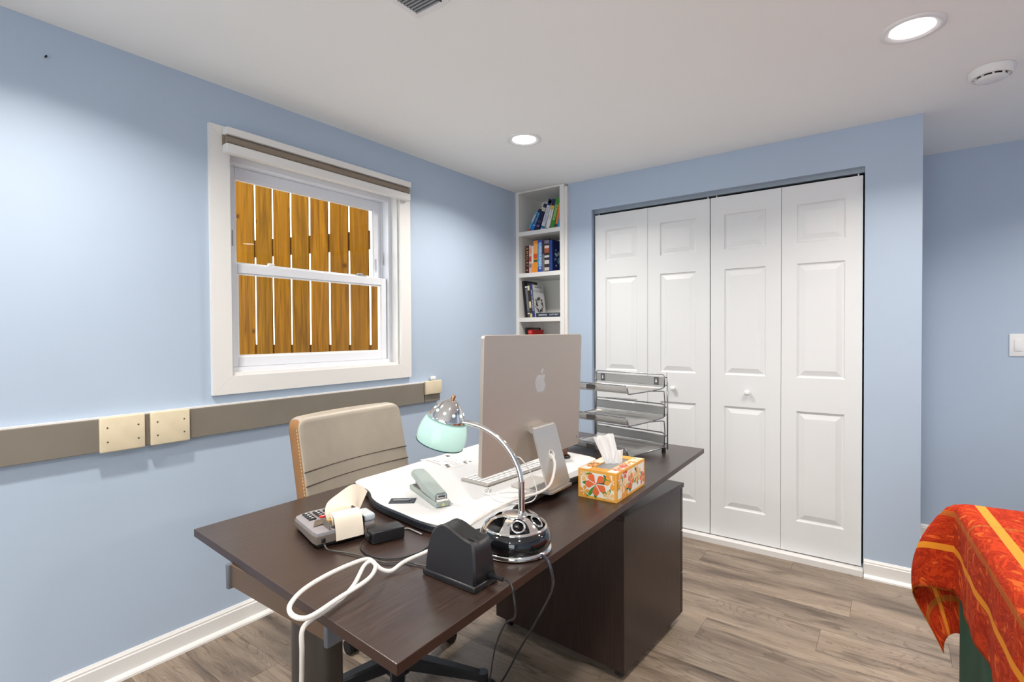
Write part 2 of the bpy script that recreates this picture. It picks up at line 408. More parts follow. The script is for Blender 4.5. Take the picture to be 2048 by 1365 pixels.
# roller blind cassette
rb = thing('roller_blind', 'cream roller blind cassette with taupe fabric band above the window', 'blind', (0, 0, 2.0))
vy0, vy1 = -2.128, -1.122
MB().rbox((0.019, vy0, 0.068), (0.062, vy1, 0.098), 0.003, 2, smooth=False).build('top_rail', M_trim, rb)
MB().cyl((0.040, vy0+0.006, 0.050), 0.017, vy1-vy0-0.012, 20, axis='y').build('fabric_roll', M_taupe, rb)
MB().rbox((0.019, vy0, -0.006), (0.058, vy1, 0.033), 0.006, 3).build('bottom_rail', M_trim, rb)
MB().box((0.019, vy0, 0.028), (0.030, vy1, 0.072)).build('back_plate', M_taupe, rb)

# ------------------------------------------------------------------ outside: fence and ground
struct('ground_outside', MB().box((-6, -6, 0.55), (-0.151, 4, 0.60)), mat('pale_gravel', lin(190, 186, 178), 0.9, var=0.1, vscale=40))
M_cedar = None
def cedar():
    m = bpy.data.materials.new('cedar_picket'); m.use_nodes = True; nt = m.node_tree; L = nt.links; b = nt.nodes['Principled BSDF']
    tc = nt.nodes.new('ShaderNodeTexCoord'); oi = nt.nodes.new('ShaderNodeObjectInfo'); cb = nt.nodes.new('ShaderNodeCombineXYZ')
    mu = nt.nodes.new('ShaderNodeMath'); mu.operation = 'MULTIPLY'; mu.inputs[1].default_value = 23; L.new(oi.outputs['Random'], mu.inputs[0])
    L.new(mu.outputs[0], cb.inputs[0]); L.new(mu.outputs[0], cb.inputs[2])
    ad = nt.nodes.new('ShaderNodeVectorMath'); L.new(tc.outputs['Object'], ad.inputs[0]); L.new(cb.outputs[0], ad.inputs[1])
    mp = nt.nodes.new('ShaderNodeMapping'); mp.inputs['Scale'].default_value = (40, 40, 2.2); L.new(ad.outputs[0], mp.inputs[0])
    n = nt.nodes.new('ShaderNodeTexNoise'); n.inputs['Scale'].default_value = 1; n.inputs['Detail'].default_value = 4; n.inputs['Distortion'].default_value = 1.2; L.new(mp.outputs[0], n.inputs['Vector'])
    r = nt.nodes.new('ShaderNodeValToRGB'); r.color_ramp.elements[0].position = 0.3; r.color_ramp.elements[0].color = lin(96, 60, 2); r.color_ramp.elements[1].position = 0.7; r.color_ramp.elements[1].color = lin(142, 95, 8); L.new(n.outputs['Fac'], r.inputs['Fac'])
    v = nt.nodes.new('ShaderNodeTexVoronoi'); v.inputs['Scale'].default_value = 5.5; L.new(ad.outputs[0], v.inputs['Vector'])
    r2 = nt.nodes.new('ShaderNodeValToRGB'); r2.color_ramp.elements[0].position = 0.05; r2.color_ramp.elements[0].color = (0.35, 0.28, 0.22, 1); r2.color_ramp.elements[1].position = 0.13; r2.color_ramp.elements[1].color = (1, 1, 1, 1); L.new(v.outputs['Distance'], r2.inputs['Fac'])
    mx = nt.nodes.new('ShaderNodeMix'); mx.data_type = 'RGBA'; mx.blend_type = 'MULTIPLY'; mx.inputs['Factor'].default_value = 1; L.new(r.outputs['Color'], mx.inputs[6]); L.new(r2.outputs['Color'], mx.inputs[7])
    r3 = nt.nodes.new('ShaderNodeValToRGB'); r3.color_ramp.elements[0].color = (0.82, 0.82, 0.85, 1); r3.color_ramp.elements[1].color = (1.08, 1.0, 0.9, 1); L.new(oi.outputs['Random'], r3.inputs['Fac'])
    m3 = nt.nodes.new('ShaderNodeMix'); m3.data_type = 'RGBA'; m3.blend_type = 'MULTIPLY'; m3.inputs['Factor'].default_value = 1; L.new(mx.outputs[2], m3.inputs[6]); L.new(r3.outputs['Color'], m3.inputs[7])
    L.new(m3.outputs[2], b.inputs['Base Color']); b.inputs['Roughness'].default_value = 0.85; b.inputs['Specular IOR Level'].default_value = 0.08
    return m
M_cedar = cedar()
fd = Vector((0.9607, 0.2774, 0)); fang = math.atan2(fd.y, fd.x)
fence = thing('wooden_fence', 'golden brown wooden picket fence outside the window', 'fence', (-1.109, -1.412, 0.60), fang)
pk = None
for i in range(-8, 8):
    x0 = (i-1)*0.148+0.0072; x1 = i*0.148-0.0072
    if i == 7: x1 = x0+0.09
    if i == 0: x0 -= 0.045
    if i < 0: x0 -= 0.045; x1 -= 0.045
    if pk is None:
        pk = MB().rbox((0, 0, 0), (0.1336, 0.009, 2.0), 0.002, 1, smooth=False).build('picket', M_cedar, fence); o = pk
    elif i in (0, 7):
        o = MB().rbox((0, 0, 0), (x1-x0, 0.009, 2.0), 0.002, 1, smooth=False).build('picket', M_cedar, fence)
    else:
        o = bpy.data.objects.new('picket', pk.data); COL.objects.link(o); o.parent = fence
    o.location = (x0+random.uniform(-0.0012, 0.0012), 0, 0.0)
for z in (1.155, 0.47):
    MB().box((-1.35, 0.010, z), (0.88, 0.048, z+0.107)).build('rail', M_cedar, fence)

# ------------------------------------------------------------------ closet bifold doors
cl = empty('door_2', (0, 0.03, 0)); cl['kind'] = 'structure'
leaf_x = [(0.621, 0.990), (0.992, 1.376), (1.381, 1.757), (1.759, 2.130)]
for k, (x0, x1) in enumerate(leaf_x):
    z0, z1 = 0.036, 2.036
    w = x1-x0; cx = (x0+x1)/2; pw = 0.222 if k else 0.215
    a0, a1 = cx-pw/2, cx+pw/2
    if k == 0: a0, a1 = 0.697, 0.920
    zz = [(0.207, 0.810), (0.992, 1.611), (1.725, 1.930)]
    b = MB(); th = 0.033
    b.box((x0, 0, z0), (a0, th, z1)).box((a1, 0, z0), (x1, th, z1))
    ed = [z0]+[v for p in zz for v in p]+[z1]
    for i in range(0, len(ed), 2): b.box((a0, 0, ed[i]), (a1, th, ed[i+1]))
    lf = b.build('door_leaf', M_door, cl)
    for p, q in zz:
        rings = [(0, 0.0), (0.004, 0.006), (0.010, 0.009), (0.013, 0.009), (0.040, 0.001), (0.042, 0.001)]
        pmb = MB(); vs = []; fs = []
        for d, dy in rings:
            vs += [(a0+d, dy, p+d), (a1-d, dy, p+d), (a1-d, dy, q-d), (a0+d, dy, q-d)]
        for i in range(len(rings)-1):
            for c in range(4): fs.append((i*4+c, i*4+(c+1) % 4, (i+1)*4+(c+1) % 4, (i+1)*4+c))
        fs.append(tuple(len(rings)*4-4+c for c in range(4)))
        pmb.add(vs, fs).build('panel', M_door, lf)
    if k in (1, 2):
        kx = 1.159 if k == 1 else 1.587
        prof = [(0.0, -0.030), (0.008, -0.030), (0.014, -0.026), (0.016, -0.020), (0.013, -0.014), (0.007, -0.010), (0.007, -0.004), (0.012, 0.0), (0.0, 0.0)]
        MB().lathe(prof, 20, Matrix.Translation((kx, 0, 0.895)) @ Matrix.Rotation(R(-90), 4, 'X')).build('knob', M_white, lf)
# track and black gap
MB().box((CX0+0.002, 0.004, 2.050), (CX1-0.002, 0.036, CH)).build('track', mat('track_paint', lin(150, 160, 170), 0.4, 0.3), cl)
for xx in (0.64, 1.36, 1.41, 2.11):
    MB().cyl((xx, 0.02, 2.034), 0.004, 0.02, 10).build('pivot_pin', M_white, cl)
struct('trim_1', MB().box((CX0, -0.02, 0.0), (CX1, 0.09, 0.030)), M_trim)
struct('closet_gap_shade', MB().box((CX0, 0.09, 0.0), (CX0+0.004, 0.12, CH)).box((CX1-0.004, 0.09, 0), (CX1, 0.12, CH)), M_dark)  # dark strips stand in for shade in the gaps beside the leaves

# ------------------------------------------------------------------ ceiling fixtures
def downlight(x, y, label):
    t = thing('ceiling_light', label, 'light', (x, y, CZ), 0, 'recessed ceiling lights')
    MB().lathe([(0.092, 0.0), (0.092, -0.004), (0.086, -0.007), (0.074, -0.006), (0.062, 0.0), (0.060, 0.0)], 40).build('trim_ring', M_white, t)
    MB().lathe([(0.0, -0.0035), (0.059, -0.0035), (0.061, 0.0)], 40).build('lens', emis('lamp_lens', (1, 0.97, 0.92, 1), 12), t)
    ld = bpy.data.lights.new('downlight', 'AREA'); ld.shape = 'DISK'; ld.size = 0.12; ld.energy = LAMP_W; ld.color = LAMP_COL; ld.spread = R(142)
    lo = bpy.data.objects.new('bulb', ld); COL.objects.link(lo); lo.parent = t; lo.location = (0, 0, -0.008)
downlight(0.661, -0.867, 'round recessed ceiling light above the window wall near the bookcase')
downlight(2.305, -0.90, 'round recessed ceiling light in front of the closet doors, near smoke detector')
for x, y, lab in ((0.66, -2.75, 'round recessed ceiling light above the card terminal end of the desk'), (2.30, -2.75, 'round recessed ceiling light over the floor beside the draped table'),
                  (0.66, -4.5, 'added ceiling light out of view by the window wall, near the added door'), (2.3, -4.5, 'added ceiling light out of view in front of the added door'),  # rear pair added out of view to even out the room light
                  (3.45, -0.15, 'round recessed ceiling light over the alcove by the light switch')):
    downlight(x, y, lab)
sd = thing('smoke_detector', 'white round smoke detector on the ceiling beside the alcove', 'smoke detector', (2.566, -0.36, CZ))
MB().lathe([(0.0, 0.0), (0.072, 0.0), (0.072, -0.008), (0.070, -0.010), (0.070, -0.026), (0.064, -0.032), (0.058, -0.033), (0.056, -0.029), (0.0, -0.029)], 40).build('body', M_white, sd)
MB().lathe([(0.0, -0.044), (0.040, -0.044), (0.048, -0.040), (0.050, -0.036), (0.0, -0.036)], 40).build('cap', M_white, sd)
MB().lathe([(0.046, -0.028), (0.050, -0.036), (0.0, -0.036)], 40).build('vent_slot', M_blackmat, sd)
for i in range(10):
    a = 2*math.pi*i/10
    MB().box((-0.003, 0.045, -0.038), (0.003, 0.056, -0.029), Matrix.Rotation(a, 4, 'Z')).build('rib', M_white, sd)
av = thing('air_vent', 'white slatted air register flush in the ceiling', 'vent', (1.07, -2.125, CZ))
vx, vy = 0.052, 0.150
MB().box((-vx-0.02, -vy-0.02, -0.003), (-vx, vy+0.02, 0)).box((vx, -vy-0.02, -0.003), (vx+0.02, vy+0.02, 0)).box((-vx, -vy-0.02, -0.003), (vx, -vy, 0)).box((-vx, vy, -0.003), (vx, vy+0.02, 0)).build('frame', M_white, av)
MB().box((-vx, -vy, -0.0012), (vx, vy, -0.0006)).build('duct', mat('duct_grey', lin(70, 70, 68), 0.7), av)
n = 24
sl0 = None
for i in range(n):
    yy = -vy+(i+0.5)*2*vy/n
    if sl0 is None:
        sl0 = MB().box((-vx, -0.0028, -0.006), (vx, 0.0028, -0.0014)).build('slat', M_greypl, av); o = sl0
    else:
        o = bpy.data.objects.new('slat', sl0.data); COL.objects.link(o); o.parent = av
    o.location = (0, yy, 0)
MB().box((vx+0.004, vy-0.03, -0.010), (vx+0.007, vy-0.004, -0.003)).build('lever', M_blackpl, av)

# ------------------------------------------------------------------ raceway strip and wall bits
rw = thing('cable_raceway', 'long grey painted cable raceway along the window wall', 'raceway', (0, 0, 0))
MB().rbox((0.0005, -3.9, 0.836), (0.028, -0.870, 0.952), 0.002, 1, smooth=False).build('channel', M_race, rw)
MB().box((0.0005, -3.9, 0.952), (0.022, -0.870, 0.957)).build('top_edge', M_trim, rw)
MB().box((0.027, -1.004, 0.8355), (0.0285, -1.000, 0.953)).build('seam', M_dark, rw)
for y0, y1, lab in ((-2.562, -2.426, 'cream square outlet cover plate, wider one, smeared, on the raceway'), (-2.408, -2.275, 'cream outlet cover plate on the raceway, nearer the window')):
    t = thing('outlet_cover', lab, 'cover plate', (0.0285, (y0+y1)/2, 0.895))
    w = (y1-y0)/2
    MB().rbox((0, -w, -0.062), (0.016, w, 0.062), 0.005, 3).build('plate', M_cream, t)
    for a, b in ((-1, -1), (1, -1), (-1, 1), (1, 1)):
        MB().cyl((0.016, a*w*0.68, b*0.025), 0.0028, 0.0012, 10, axis='x').build('screw', M_screw, t)
t = thing('raceway_end_box', 'small cream box capping the far end of the grey raceway', 'junction box', (0.0285, -0.937, 0.92))
MB().rbox((0, -0.067, -0.038), (0.016, 0.068, 0.042), 0.004, 3).build('lid', M_cream, t)
MB().rbox((-0.022, 0.0, 0.043), (-0.004, 0.038, 0.066), 0.006, 3).build('cable_clip', M_white, t)
nl = MB().cyl((0, 0, 0), 0.003, 0.012, 8, axis='x').build('nail', M_blackmat, None, (0.0, -2.677, 2.165)); tag(nl, 'small dark nail high in the blue window wall', 'nail')
sw = thing('light_switch', 'white rocker light switch plate on the alcove wall', 'light switch', (2.832, YA, 1.162))
MB().rbox((-0.060, -0.006, -0.062), (0.060, 0, 0.062), 0.003, 2).build('plate', M_white, sw)
for xx in (-0.024, 0.024):
    MB().rbox((xx-0.016, -0.009, -0.033), (xx+0.016, -0.005, 0.033), 0.002, 2).build('rocker', M_white, sw)

# ------------------------------------------------------------------ bookcase
bc = thing('bookcase', 'tall narrow white built-in bookcase between window wall and closet', 'bookcase', (0, 0, 0))
BD = 0.29; YB = -0.032
M_shelf = mat('white_shelf_paint', lin(232, 230, 226), 0.45)
MB().box((0.0, YB, 0), (0.027, BD, CZ-0.002)).build('side_panel', M_shelf, bc)
MB().box((0.378, YB, 0), (0.412, BD, CZ-0.002)).build('side_panel', M_shelf, bc)
MB().box((0.412, YB+0.008, 0), (0.432, 0.0, CZ-0.02)).build('edge_strip', M_trim, bc)
MB().box((0.027, BD-0.01, 0), (0.378, BD, CZ-0.002)).build('back_panel', M_shelf, bc)
MB().box((0.027, YB, CZ-0.012), (0.378, BD-0.01, CZ-0.002)).build('top_panel', M_shelf, bc)
SH = [1.985, 1.681, 1.356, 1.03, 0.71, 0.39, 0.09]
for z in SH: MB().box((0.027, YB, z-0.030), (0.378, BD-0.01, z)).build('shelf', M_shelf, bc)

def book(label, x, z, th, h, d, spine, cover=None, lean=0.0, title=None, tcol=(245, 245, 240), tsize=0.02, yf=0.0, bands=(), ctitle=None, group='books on the bookcase shelves', cmarks=(), csize=0.024):
    """upright book: x = lower corner it stands on, spine towards -y, cover on +x"""
    t = thing('book', label, 'book', (x, yf, z+0.0006), 0, group)
    s = bpy.data.objects.new  # noqa
    ms = mat('book_%d_%d_%d' % spine, lin(*spine), 0.45)
    mc = mat('book_%d_%d_%d' % cover, lin(*cover), 0.45) if cover else ms
    L = Matrix.Rotation(R(lean), 4, 'Y')
    if lean > 0: L = L @ Matrix.Translation((-th, 0, 0))
    c = 0.002
    MB().box((0, 0, 0), (th, c, h), L).build('spine', ms, t)
    MB().box((0, c, 0), (c, d, h), L).box((th-c, c, 0), (th, d, h), L).build('cover', mc, t)
    MB().box((c, c, 0.003), (th-c, d-0.004, h-0.003), L).build('page_block', M_paper, t)
    for (a, b, colr) in bands:
        MB().box((0.0002, -0.0004, a*h), (th-0.0002, 0.0, b*h), L).build('band', mat('ink_%d_%d_%d' % colr, lin(*colr), 0.5), t)
    mt = mat('ink_%d_%d_%d' % tcol, lin(*tcol), 0.5)
    if title:
        text(title, tsize, L @ frame((th/2, -0.0008, h*0.52), (0, 0, -1), (1, 0, 0)), mt, t, 'title')
    if ctitle:
        for (s_, fz, sz, colr) in ctitle:
            text(s_, sz, L @ frame((th+0.0005, d*0.5, h*fz), (0, 1, 0), (0, 0, 1)), mat('ink_%d_%d_%d' % colr, lin(*colr), 0.5), t, 'title')
    for (fy, fz, r, colr) in cmarks:
        MB().cyl((th+0.0001, d*fy, h*fz), r, 0.0006, 10, L, axis='x').build('cover_print', mat('ink_%d_%d_%d' % colr, lin(*colr), 0.5), t)
    return t
z = SH[0]
book('pale blue and orange thin book leaning furthest on the top shelf', 0.0940, z, 0.016, 0.155, 0.15, (90, 160, 200), lean=30, bands=((0, 0.14, (220, 90, 40)), (0.5, 0.85, (180, 200, 215))))
book('blue travel guide titled Jamaica leaning on the top shelf', 0.1340, z, 0.027, 0.165, 0.15, (24, 62, 120), lean=27, title='JAMAICA', tcol=(140, 215, 245), tsize=0.026, bands=((0, 0.3, (30, 110, 200)), (0.86, 1, (14, 22, 60))))
book('navy patterned book with dark cover leaning beside the Jamaica guide', 0.1770, z, 0.030, 0.195, 0.15, (22, 28, 58), lean=24, bands=((0.12, 0.2, (120, 90, 140)), (0.3, 0.36, (90, 70, 110)), (0.72, 0.86, (190, 190, 170))))
book('white travel guide titled Thailand with photo at spine top', 0.2240, z, 0.030, 0.220, 0.15, (214, 216, 224), lean=20, title='THAILAND', tcol=(110, 125, 160), tsize=0.026, bands=((0.80, 1, (26, 40, 66)), (0.87, 0.95, (120, 170, 200)), (0.03, 0.12, (60, 120, 180))))
book('yellow and white paperback leaning on the top shelf', 0.2680, z, 0.030, 0.212, 0.15, (226, 224, 220), lean=17, title='NEW YORK', tcol=(90, 90, 130), tsize=0.014, bands=((0.78, 1, (24, 28, 70)), (0.66, 0.78, (214, 176, 84)), (0.0, 0.03, (40, 100, 130))))
book('green travel guide titled Canada on the top shelf', 0.3090, z, 0.028, 0.214, 0.15, (58, 140, 48), lean=14, title='CANADA', tcol=(220, 240, 170), tsize=0.026)
book('orange paperback leaning by the right side of the top shelf', 0.3335, z, 0.017, 0.175, 0.15, (238, 126, 54), lean=12, bands=((0, 0.16, (70, 70, 110)),))
book('sky blue thin book at the end of the top shelf', 0.3560, z, 0.015, 0.120, 0.15, (60, 160, 215), lean=9)
z = SH[1]
book('dark brown book with gold lettering on the second shelf', 0.061, z, 0.033, 0.203, 0.15, (62, 18, 14), title='A M U L E T  4', tcol=(214, 170, 110), tsize=0.028)
book('pink patterned thin book on the second shelf', 0.0955, z, 0.021, 0.206, 0.15, (222, 178, 170), bands=((0.2, 0.34, (130, 130, 140)), (0.42, 0.6, (190, 70, 60)), (0.7, 0.88, (225, 150, 110))))
book('white thin book with orange foot on the second shelf', 0.1175, z, 0.016, 0.198, 0.15, (228, 226, 214), bands=((0, 0.36, (240, 150, 90)),))
book('orange book with green band on the second shelf', 0.1345, z, 0.036, 0.234, 0.16, (240, 142, 40), title='', bands=((0.34, 0.41, (70, 90, 30)), (0.45, 0.58, (216, 84, 20)), (0.62, 0.9, (248, 170, 90)), (0.03, 0.3, (236, 150, 20))))
book('white and blue book titled Superhuman on the second shelf', 0.172, z, 0.038, 0.234, 0.16, (40, 80, 176), title='SUPERHUMAN II', tcol=(245, 248, 250), tsize=0.027, bands=((0.17, 0.9, (90, 150, 200)),))
book('grey and maroon thin book on the second shelf', 0.2115, z, 0.017, 0.236, 0.16, (120, 112, 104), bands=((0.55, 1, (70, 34, 44)),))
book('black and white collage spined book on the second shelf', 0.2300, z, 0.040, 0.236, 0.16, (44, 40, 42), bands=((0.04, 0.14, (200, 190, 180)), (0.24, 0.36, (214, 206, 200)), (0.44, 0.5, (210, 210, 214)), (0.58, 0.72, (168, 92, 54)), (0.72, 0.8, (226, 200, 190)), (0.86, 0.96, (120, 116, 140))))
book('navy blue hardback with speckled silver cover print', 0.2715, z, 0.024, 0.226, 0.19, (34, 62, 130), (16, 34, 92), cmarks=[(random.gauss(0.5, 0.13), random.gauss(0.48, 0.16), random.uniform(0.003, 0.010), random.choice([(120, 180, 190), (190, 205, 215), (90, 130, 170), (210, 215, 220)])) for _ in range(38)])
z = SH[2]
book('tall black book leaning against the bookcase side, third shelf', 0.060, z, 0.022, 0.272, 0.17, (16, 18, 24), lean=-6.5, ctitle=[('COLUMBIA', 0.93, 0.020, (190, 195, 200))])
book('grey and white spined book on the third shelf', 0.0835, z, 0.020, 0.236, 0.15, (74, 74, 76), lean=-6.5, bands=((0.11, 0.14, (220, 220, 220)), (0.94, 0.98, (220, 220, 220)), (0.2, 0.9, (110, 112, 116))))
book('cream and black paperback on the third shelf', 0.105, z, 0.018, 0.236, 0.15, (58, 46, 26), lean=-6.5, bands=((0.0, 0.12, (216, 190, 120)), (0.3, 0.5, (220, 204, 150)), (0.85, 1, (220, 210, 170))))
book('navy spined paperback with white cover and black drawing', 0.1245, z, 0.022, 0.240, 0.15, (40, 54, 110), (222, 224, 224), lean=-6.0, title='HOW TO ASTRONAUT', tsize=0.015,
     ctitle=[('HOW TO', 0.93, 0.020, (50, 50, 52)), ('ASTRONAUT', 0.80, 0.026, (150, 152, 154))],
     cmarks=[(0.5+0.27*math.cos(a)+random.gauss(0, 0.04), 0.38+0.19*math.sin(a)+random.gauss(0, 0.02), random.uniform(0.003, 0.011), random.choice([(40, 38, 38), (90, 84, 82), (150, 148, 148), (66, 60, 58)])) for a in [k*0.19 for k in range(34)]])
t = thing('book', 'dark navy book lying flat on the third shelf, white lettering', 'book', (0.165, -0.015, SH[2]+0.0006), 0, 'books on the bookcase shelves')
MB().box((0, 0, 0), (0.205, 0.14, 0.003)).box((0, 0, 0.027), (0.205, 0.14, 0.030)).box((0, 0, 0.003), (0.205, 0.003, 0.027)).build('cover', mat('book_navy2', lin(30, 40, 62), 0.45), t)
MB().box((0.002, 0.003, 0.003), (0.203, 0.138, 0.027)).build('page_block', M_paper, t)
text('ENDURANCE', 0.016, frame((0.058, -0.0006, 0.016), (1, 0, 0), (0, 0, 1)), mat('ink_245_245_240', lin(245, 245, 240), 0.5), t, 'title', squeeze=0.75)
text('SCOTT KELLY', 0.016, frame((0.152, -0.0006, 0.016), (1, 0, 0), (0, 0, 1)), mat('ink_245_245_240', lin(245, 245, 240), 0.5), t, 'title', squeeze=0.75)
z = SH[3]
book('black book titled Cosmos on the fourth shelf', 0.058, z, 0.026, 0.252, 0.17, (14, 14, 18), title='COSMOS', tsize=0.026, ctitle=[('COSMOS', 0.93, 0.026, (214, 208, 200))])
book('red book beside the black one on the fourth shelf', 0.0855, z, 0.030, 0.236, 0.16, (190, 22, 26), bands=((0.9, 0.96, (225, 90, 80)),))

# ------------------------------------------------------------------ desk
DZ = 0.75
desk = thing('desk', 'dark brown rectangular office desk with metal T-shaped legs', 'desk', (0, 0, 0))
dq = [(1.663, -2.644), (1.615, -0.915), (0.800, -0.870), (0.826, -2.583)]
bm = bmesh.new()
vb = [bm.verts.new((p[0], p[1], DZ-0.019)) for p in dq]; vt = [bm.verts.new((p[0], p[1], DZ)) for p in dq]
bm.faces.new(vb); bm.faces.new(vt[::-1])
for i in range(4): bm.faces.new((vb[i], vt[i], vt[(i+1) % 4], vb[(i+1) % 4]))
bmesh.ops.recalc_face_normals(bm, faces=list(bm.faces))
bmesh.ops.bevel(bm, geom=[e for e in bm.edges], offset=0.0012, segments=2, profile=0.5, affect='EDGES')
top = MB().bm(bm).build('tabletop', M_desk, desk)
top.data.materials.append(M_deskedge)
for p in top.data.polygons:
    if abs(p.normal.z) < 0.5: p.material_index = 1
M_leg = mat('dark_grey_powdercoat', lin(58, 52, 48), 0.4, 0.3)
M_beam = mat('brown_metal_rail', lin(98, 76, 58), 0.4, 0.2)
def column(cx, cy):
    q = MB(); pr = []
    for i in range(28):
        a = 2*math.pi*i/28
        pr.append((cx+0.064*math.copysign(abs(math.cos(a))**0.7, math.cos(a)), cy+0.032*math.copysign(abs(math.sin(a))**0.7, math.sin(a))))
    q.prism(pr, 0.045, DZ-0.07, smooth=True)
    q.build('leg', M_leg, desk)
    f = MB(); f.rbox((cx-0.36, cy-0.035, 0.008), (cx+0.36, cy+0.035, 0.045), 0.012, 3); f.build('foot', M_leg, desk)
    for s_ in (-0.31, 0.31): MB().cyl((cx+s_, cy, 0.0), 0.018, 0.008, 16).build('glide', M_blackpl, desk)
column(1.325, -2.560)
q = MB(); q.rbox((0.79, -1.03, 0.05), (0.85, -0.97, DZ-0.07), 0.01, 3); q.build('leg', M_leg, desk)
MB().rbox((0.70, -1.02, 0.006), (0.88, -0.98, 0.05), 0.01, 3).build('foot', M_leg, desk)
MB().rbox((1.065, -2.605, DZ-0.070), (1.425, -2.560, DZ-0.0195), 0.002, 1, smooth=False).build('rail', M_beam, desk)
MB().rbox((0.84, -1.03, DZ-0.070), (1.30, -0.98, DZ-0.0195), 0.002, 1, smooth=False).build('rail', M_beam, desk)
MB().box((1.19, -2.559, DZ-0.062), (1.225, -1.031, DZ-0.0195)).build('rail', M_leg, desk)
MB().box((1.425, -2.585, DZ-0.060), (1.50, -2.567, DZ-0.0195)).build('bracket', mat('bracket_wood', lin(110, 84, 72), 0.6), desk)
for x0 in (1.053, 1.425):
    MB().rbox((x0, -2.611, DZ-0.076), (x0+0.012, -2.555, DZ-0.0195), 0.003, 2).build('end_cap', mat('slate_plastic', lin(92, 95, 102), 0.4), desk)

# drawer cabinet on castors under the desk
cb = thing('drawer_cabinet', 'dark brown drawer cabinet on castors under the desk', 'cabinet', (1.503, -1.478, 0), R(-3.6))
MB().box((-0.60, 0.0, 0.045), (0.0, 0.505, 0.580)).build('body', M_cab, cb)
MB().rbox((-0.603, -0.002, 0.5805), (0.003, 0.535, 0.600), 0.0015, 1, smooth=False).build('top_panel', M_cab, cb)
for z0, z1 in ((0.045, 0.215), (0.219, 0.395), (0.399, 0.578)):
    f = MB().rbox((-0.60, 0.510, z0), (0.0, 0.528, z1), 0.0015, 1, smooth=False).build('drawer_front', M_cab, cb)
    MB().rbox((-0.37, 0.529, (z0+z1)/2-0.006), (-0.23, 0.548, (z0+z1)/2+0.006), 0.003, 2).build('handle', M_steel, f)
for cx_ in (-0.56, -0.04):
    for cy_ in (0.045, 0.46):
        c_ = MB().cyl((cx_-0.012, cy_, 0.0175), 0.0175, 0.024, 18, axis='x').box((cx_-0.014, cy_-0.012, 0.025), (cx_+0.014, cy_+0.012, 0.0445))
        c_.build('castor', M_blackpl, cb)

# ------------------------------------------------------------------ office chair
ch = thing('office_chair', 'beige leather office chair with tan side edges behind the desk', 'chair', (0.875, -1.955, 0), R(4.5))
def pad(z0, z1, w0, w1, x_of, th, nm, m, r=0.022):
    """upholstered pad: local y = width, front face +x; x_of(z) gives the front plane"""
    ny, nz = 16, 10; rows_f = []; rows_b = []
    for i in range(nz+1):
        v = i/nz; z = z0+(z1-z0)*v; w = w0+(w1-w0)*v
        rf = []; rbk = []
        for k in range(ny+1):
            u = k/ny*2-1
            edge = max(abs(u)**8, abs(2*v-1)**10)
            curve = 0.028*u*u
            rf.append((x_of(z)+curve-0.010*edge, u*w, z)); rbk.append((x_of(z)+curve-th+0.006*edge, u*w, z))
        rows_f.append(rf); rows_b.append(rbk)
    q = MB(); q.grid(rows_f); q.grid(rows_b)
    q.grid([rows_f[0], rows_b[0]]); q.grid([rows_f[-1], rows_b[-1]])
    q.grid([[r_[0] for r_ in rows_f], [r_[0] for r_ in rows_b]]); q.grid([[r_[-1] for r_ in rows_f], [r_[-1] for r_ in rows_b]])
    return q.build(nm, m, ch)
xo = lambda z: -0.240+(0.968-z)*0.20        # front plane of the leaning backrest
BZ0, BZ1, BW = 0.53, 0.968, 0.243
def half_width(z):
    c = 0.042
    w = BW-0.006*(z-BZ0)/(BZ1-BZ0)
    if z > BZ1-c: w -= c-math.sqrt(max(0.0, c*c-(z-(BZ1-c))**2))
    if z < BZ0+c: w -= c-math.sqrt(max(0.0, c*c-((BZ0+c)-z)**2))
    return w
prof = [(-1.0, 0.030), (-1.0, 0.012), (-0.99, 0.004), (-0.965, 0.0)]+[(u/10, -0.004*(1-abs(u/10)**4)) for u in range(-9, 10)]+[(0.965, 0.0), (0.99, 0.004), (1.0, 0.012), (1.0, 0.030), (1.0, 0.046), (0.985, 0.056), (0.5, 0.060), (0.0, 0.061), (-0.5, 0.060), (-0.985, 0.056), (-1.0, 0.046), (-1.0, 0.030)]
rows_ = []
nz = 56
zs = [BZ0+(BZ1-BZ0)*(0.5-0.5*math.cos(math.pi*i/nz)) for i in range(nz+1)]
seams = [0.612, 0.657, 0.702, 0.747, 0.792]
for i, z in enumerate(zs):
    v = min(1.0, (BZ1-z)/0.020, (z-BZ0)/0.020); sq = math.sqrt(max(0.0, 1-(1-v)**2))
    w = half_width(z); row_ = []
    for u, d in prof:
        dd = 0.030+(d-0.030)*(0.25+0.75*sq)
        row_.append((xo(z)+0.026*u*u-dd, u*w, z))
    rows_.append(row_)
q = MB().grid(rows_); q.add(rows_[0][:-1], [tuple(range(len(prof)-1))]); q.add(rows_[-1][:-1], [tuple(range(len(prof)-1))])
bk_ = q.build('backrest', M_gleather, ch); bk_.data.materials.append(M_tleather)
for p in bk_.data.polygons:
    if abs(p.normal.y) > 0.62 and p.center.z < 0.962: p.material_index = 1
for z in seams:
    w = half_width(z)
    MB().tube([(xo(z)+0.026*(u/12)**2+0.0022*(1-abs(u/12)**4)+0.0005, u/12*w*0.985, z) for u in range(-12, 13)], 0.0022, 6, 1).build('seam', mat('seam_groove_shade', lin(74, 64, 54), 0.8), ch)  # dark tube stands for the shade in the seam groove
for s_ in (-1, 1):
    st = MB()
    for k in range(36):
        z = 0.545+k*0.0108; w = half_width(z)
        st.box((xo(z)+0.026-0.0125, s_*(w-0.0012), z), (xo(z)+0.026-0.0095, s_*(w+0.0006), z+0.0065))
    st.build('stitching', mat('pale_thread', lin(206, 186, 150), 0.7), ch)['kind'] = 'stuff'
bm = bmesh.new()
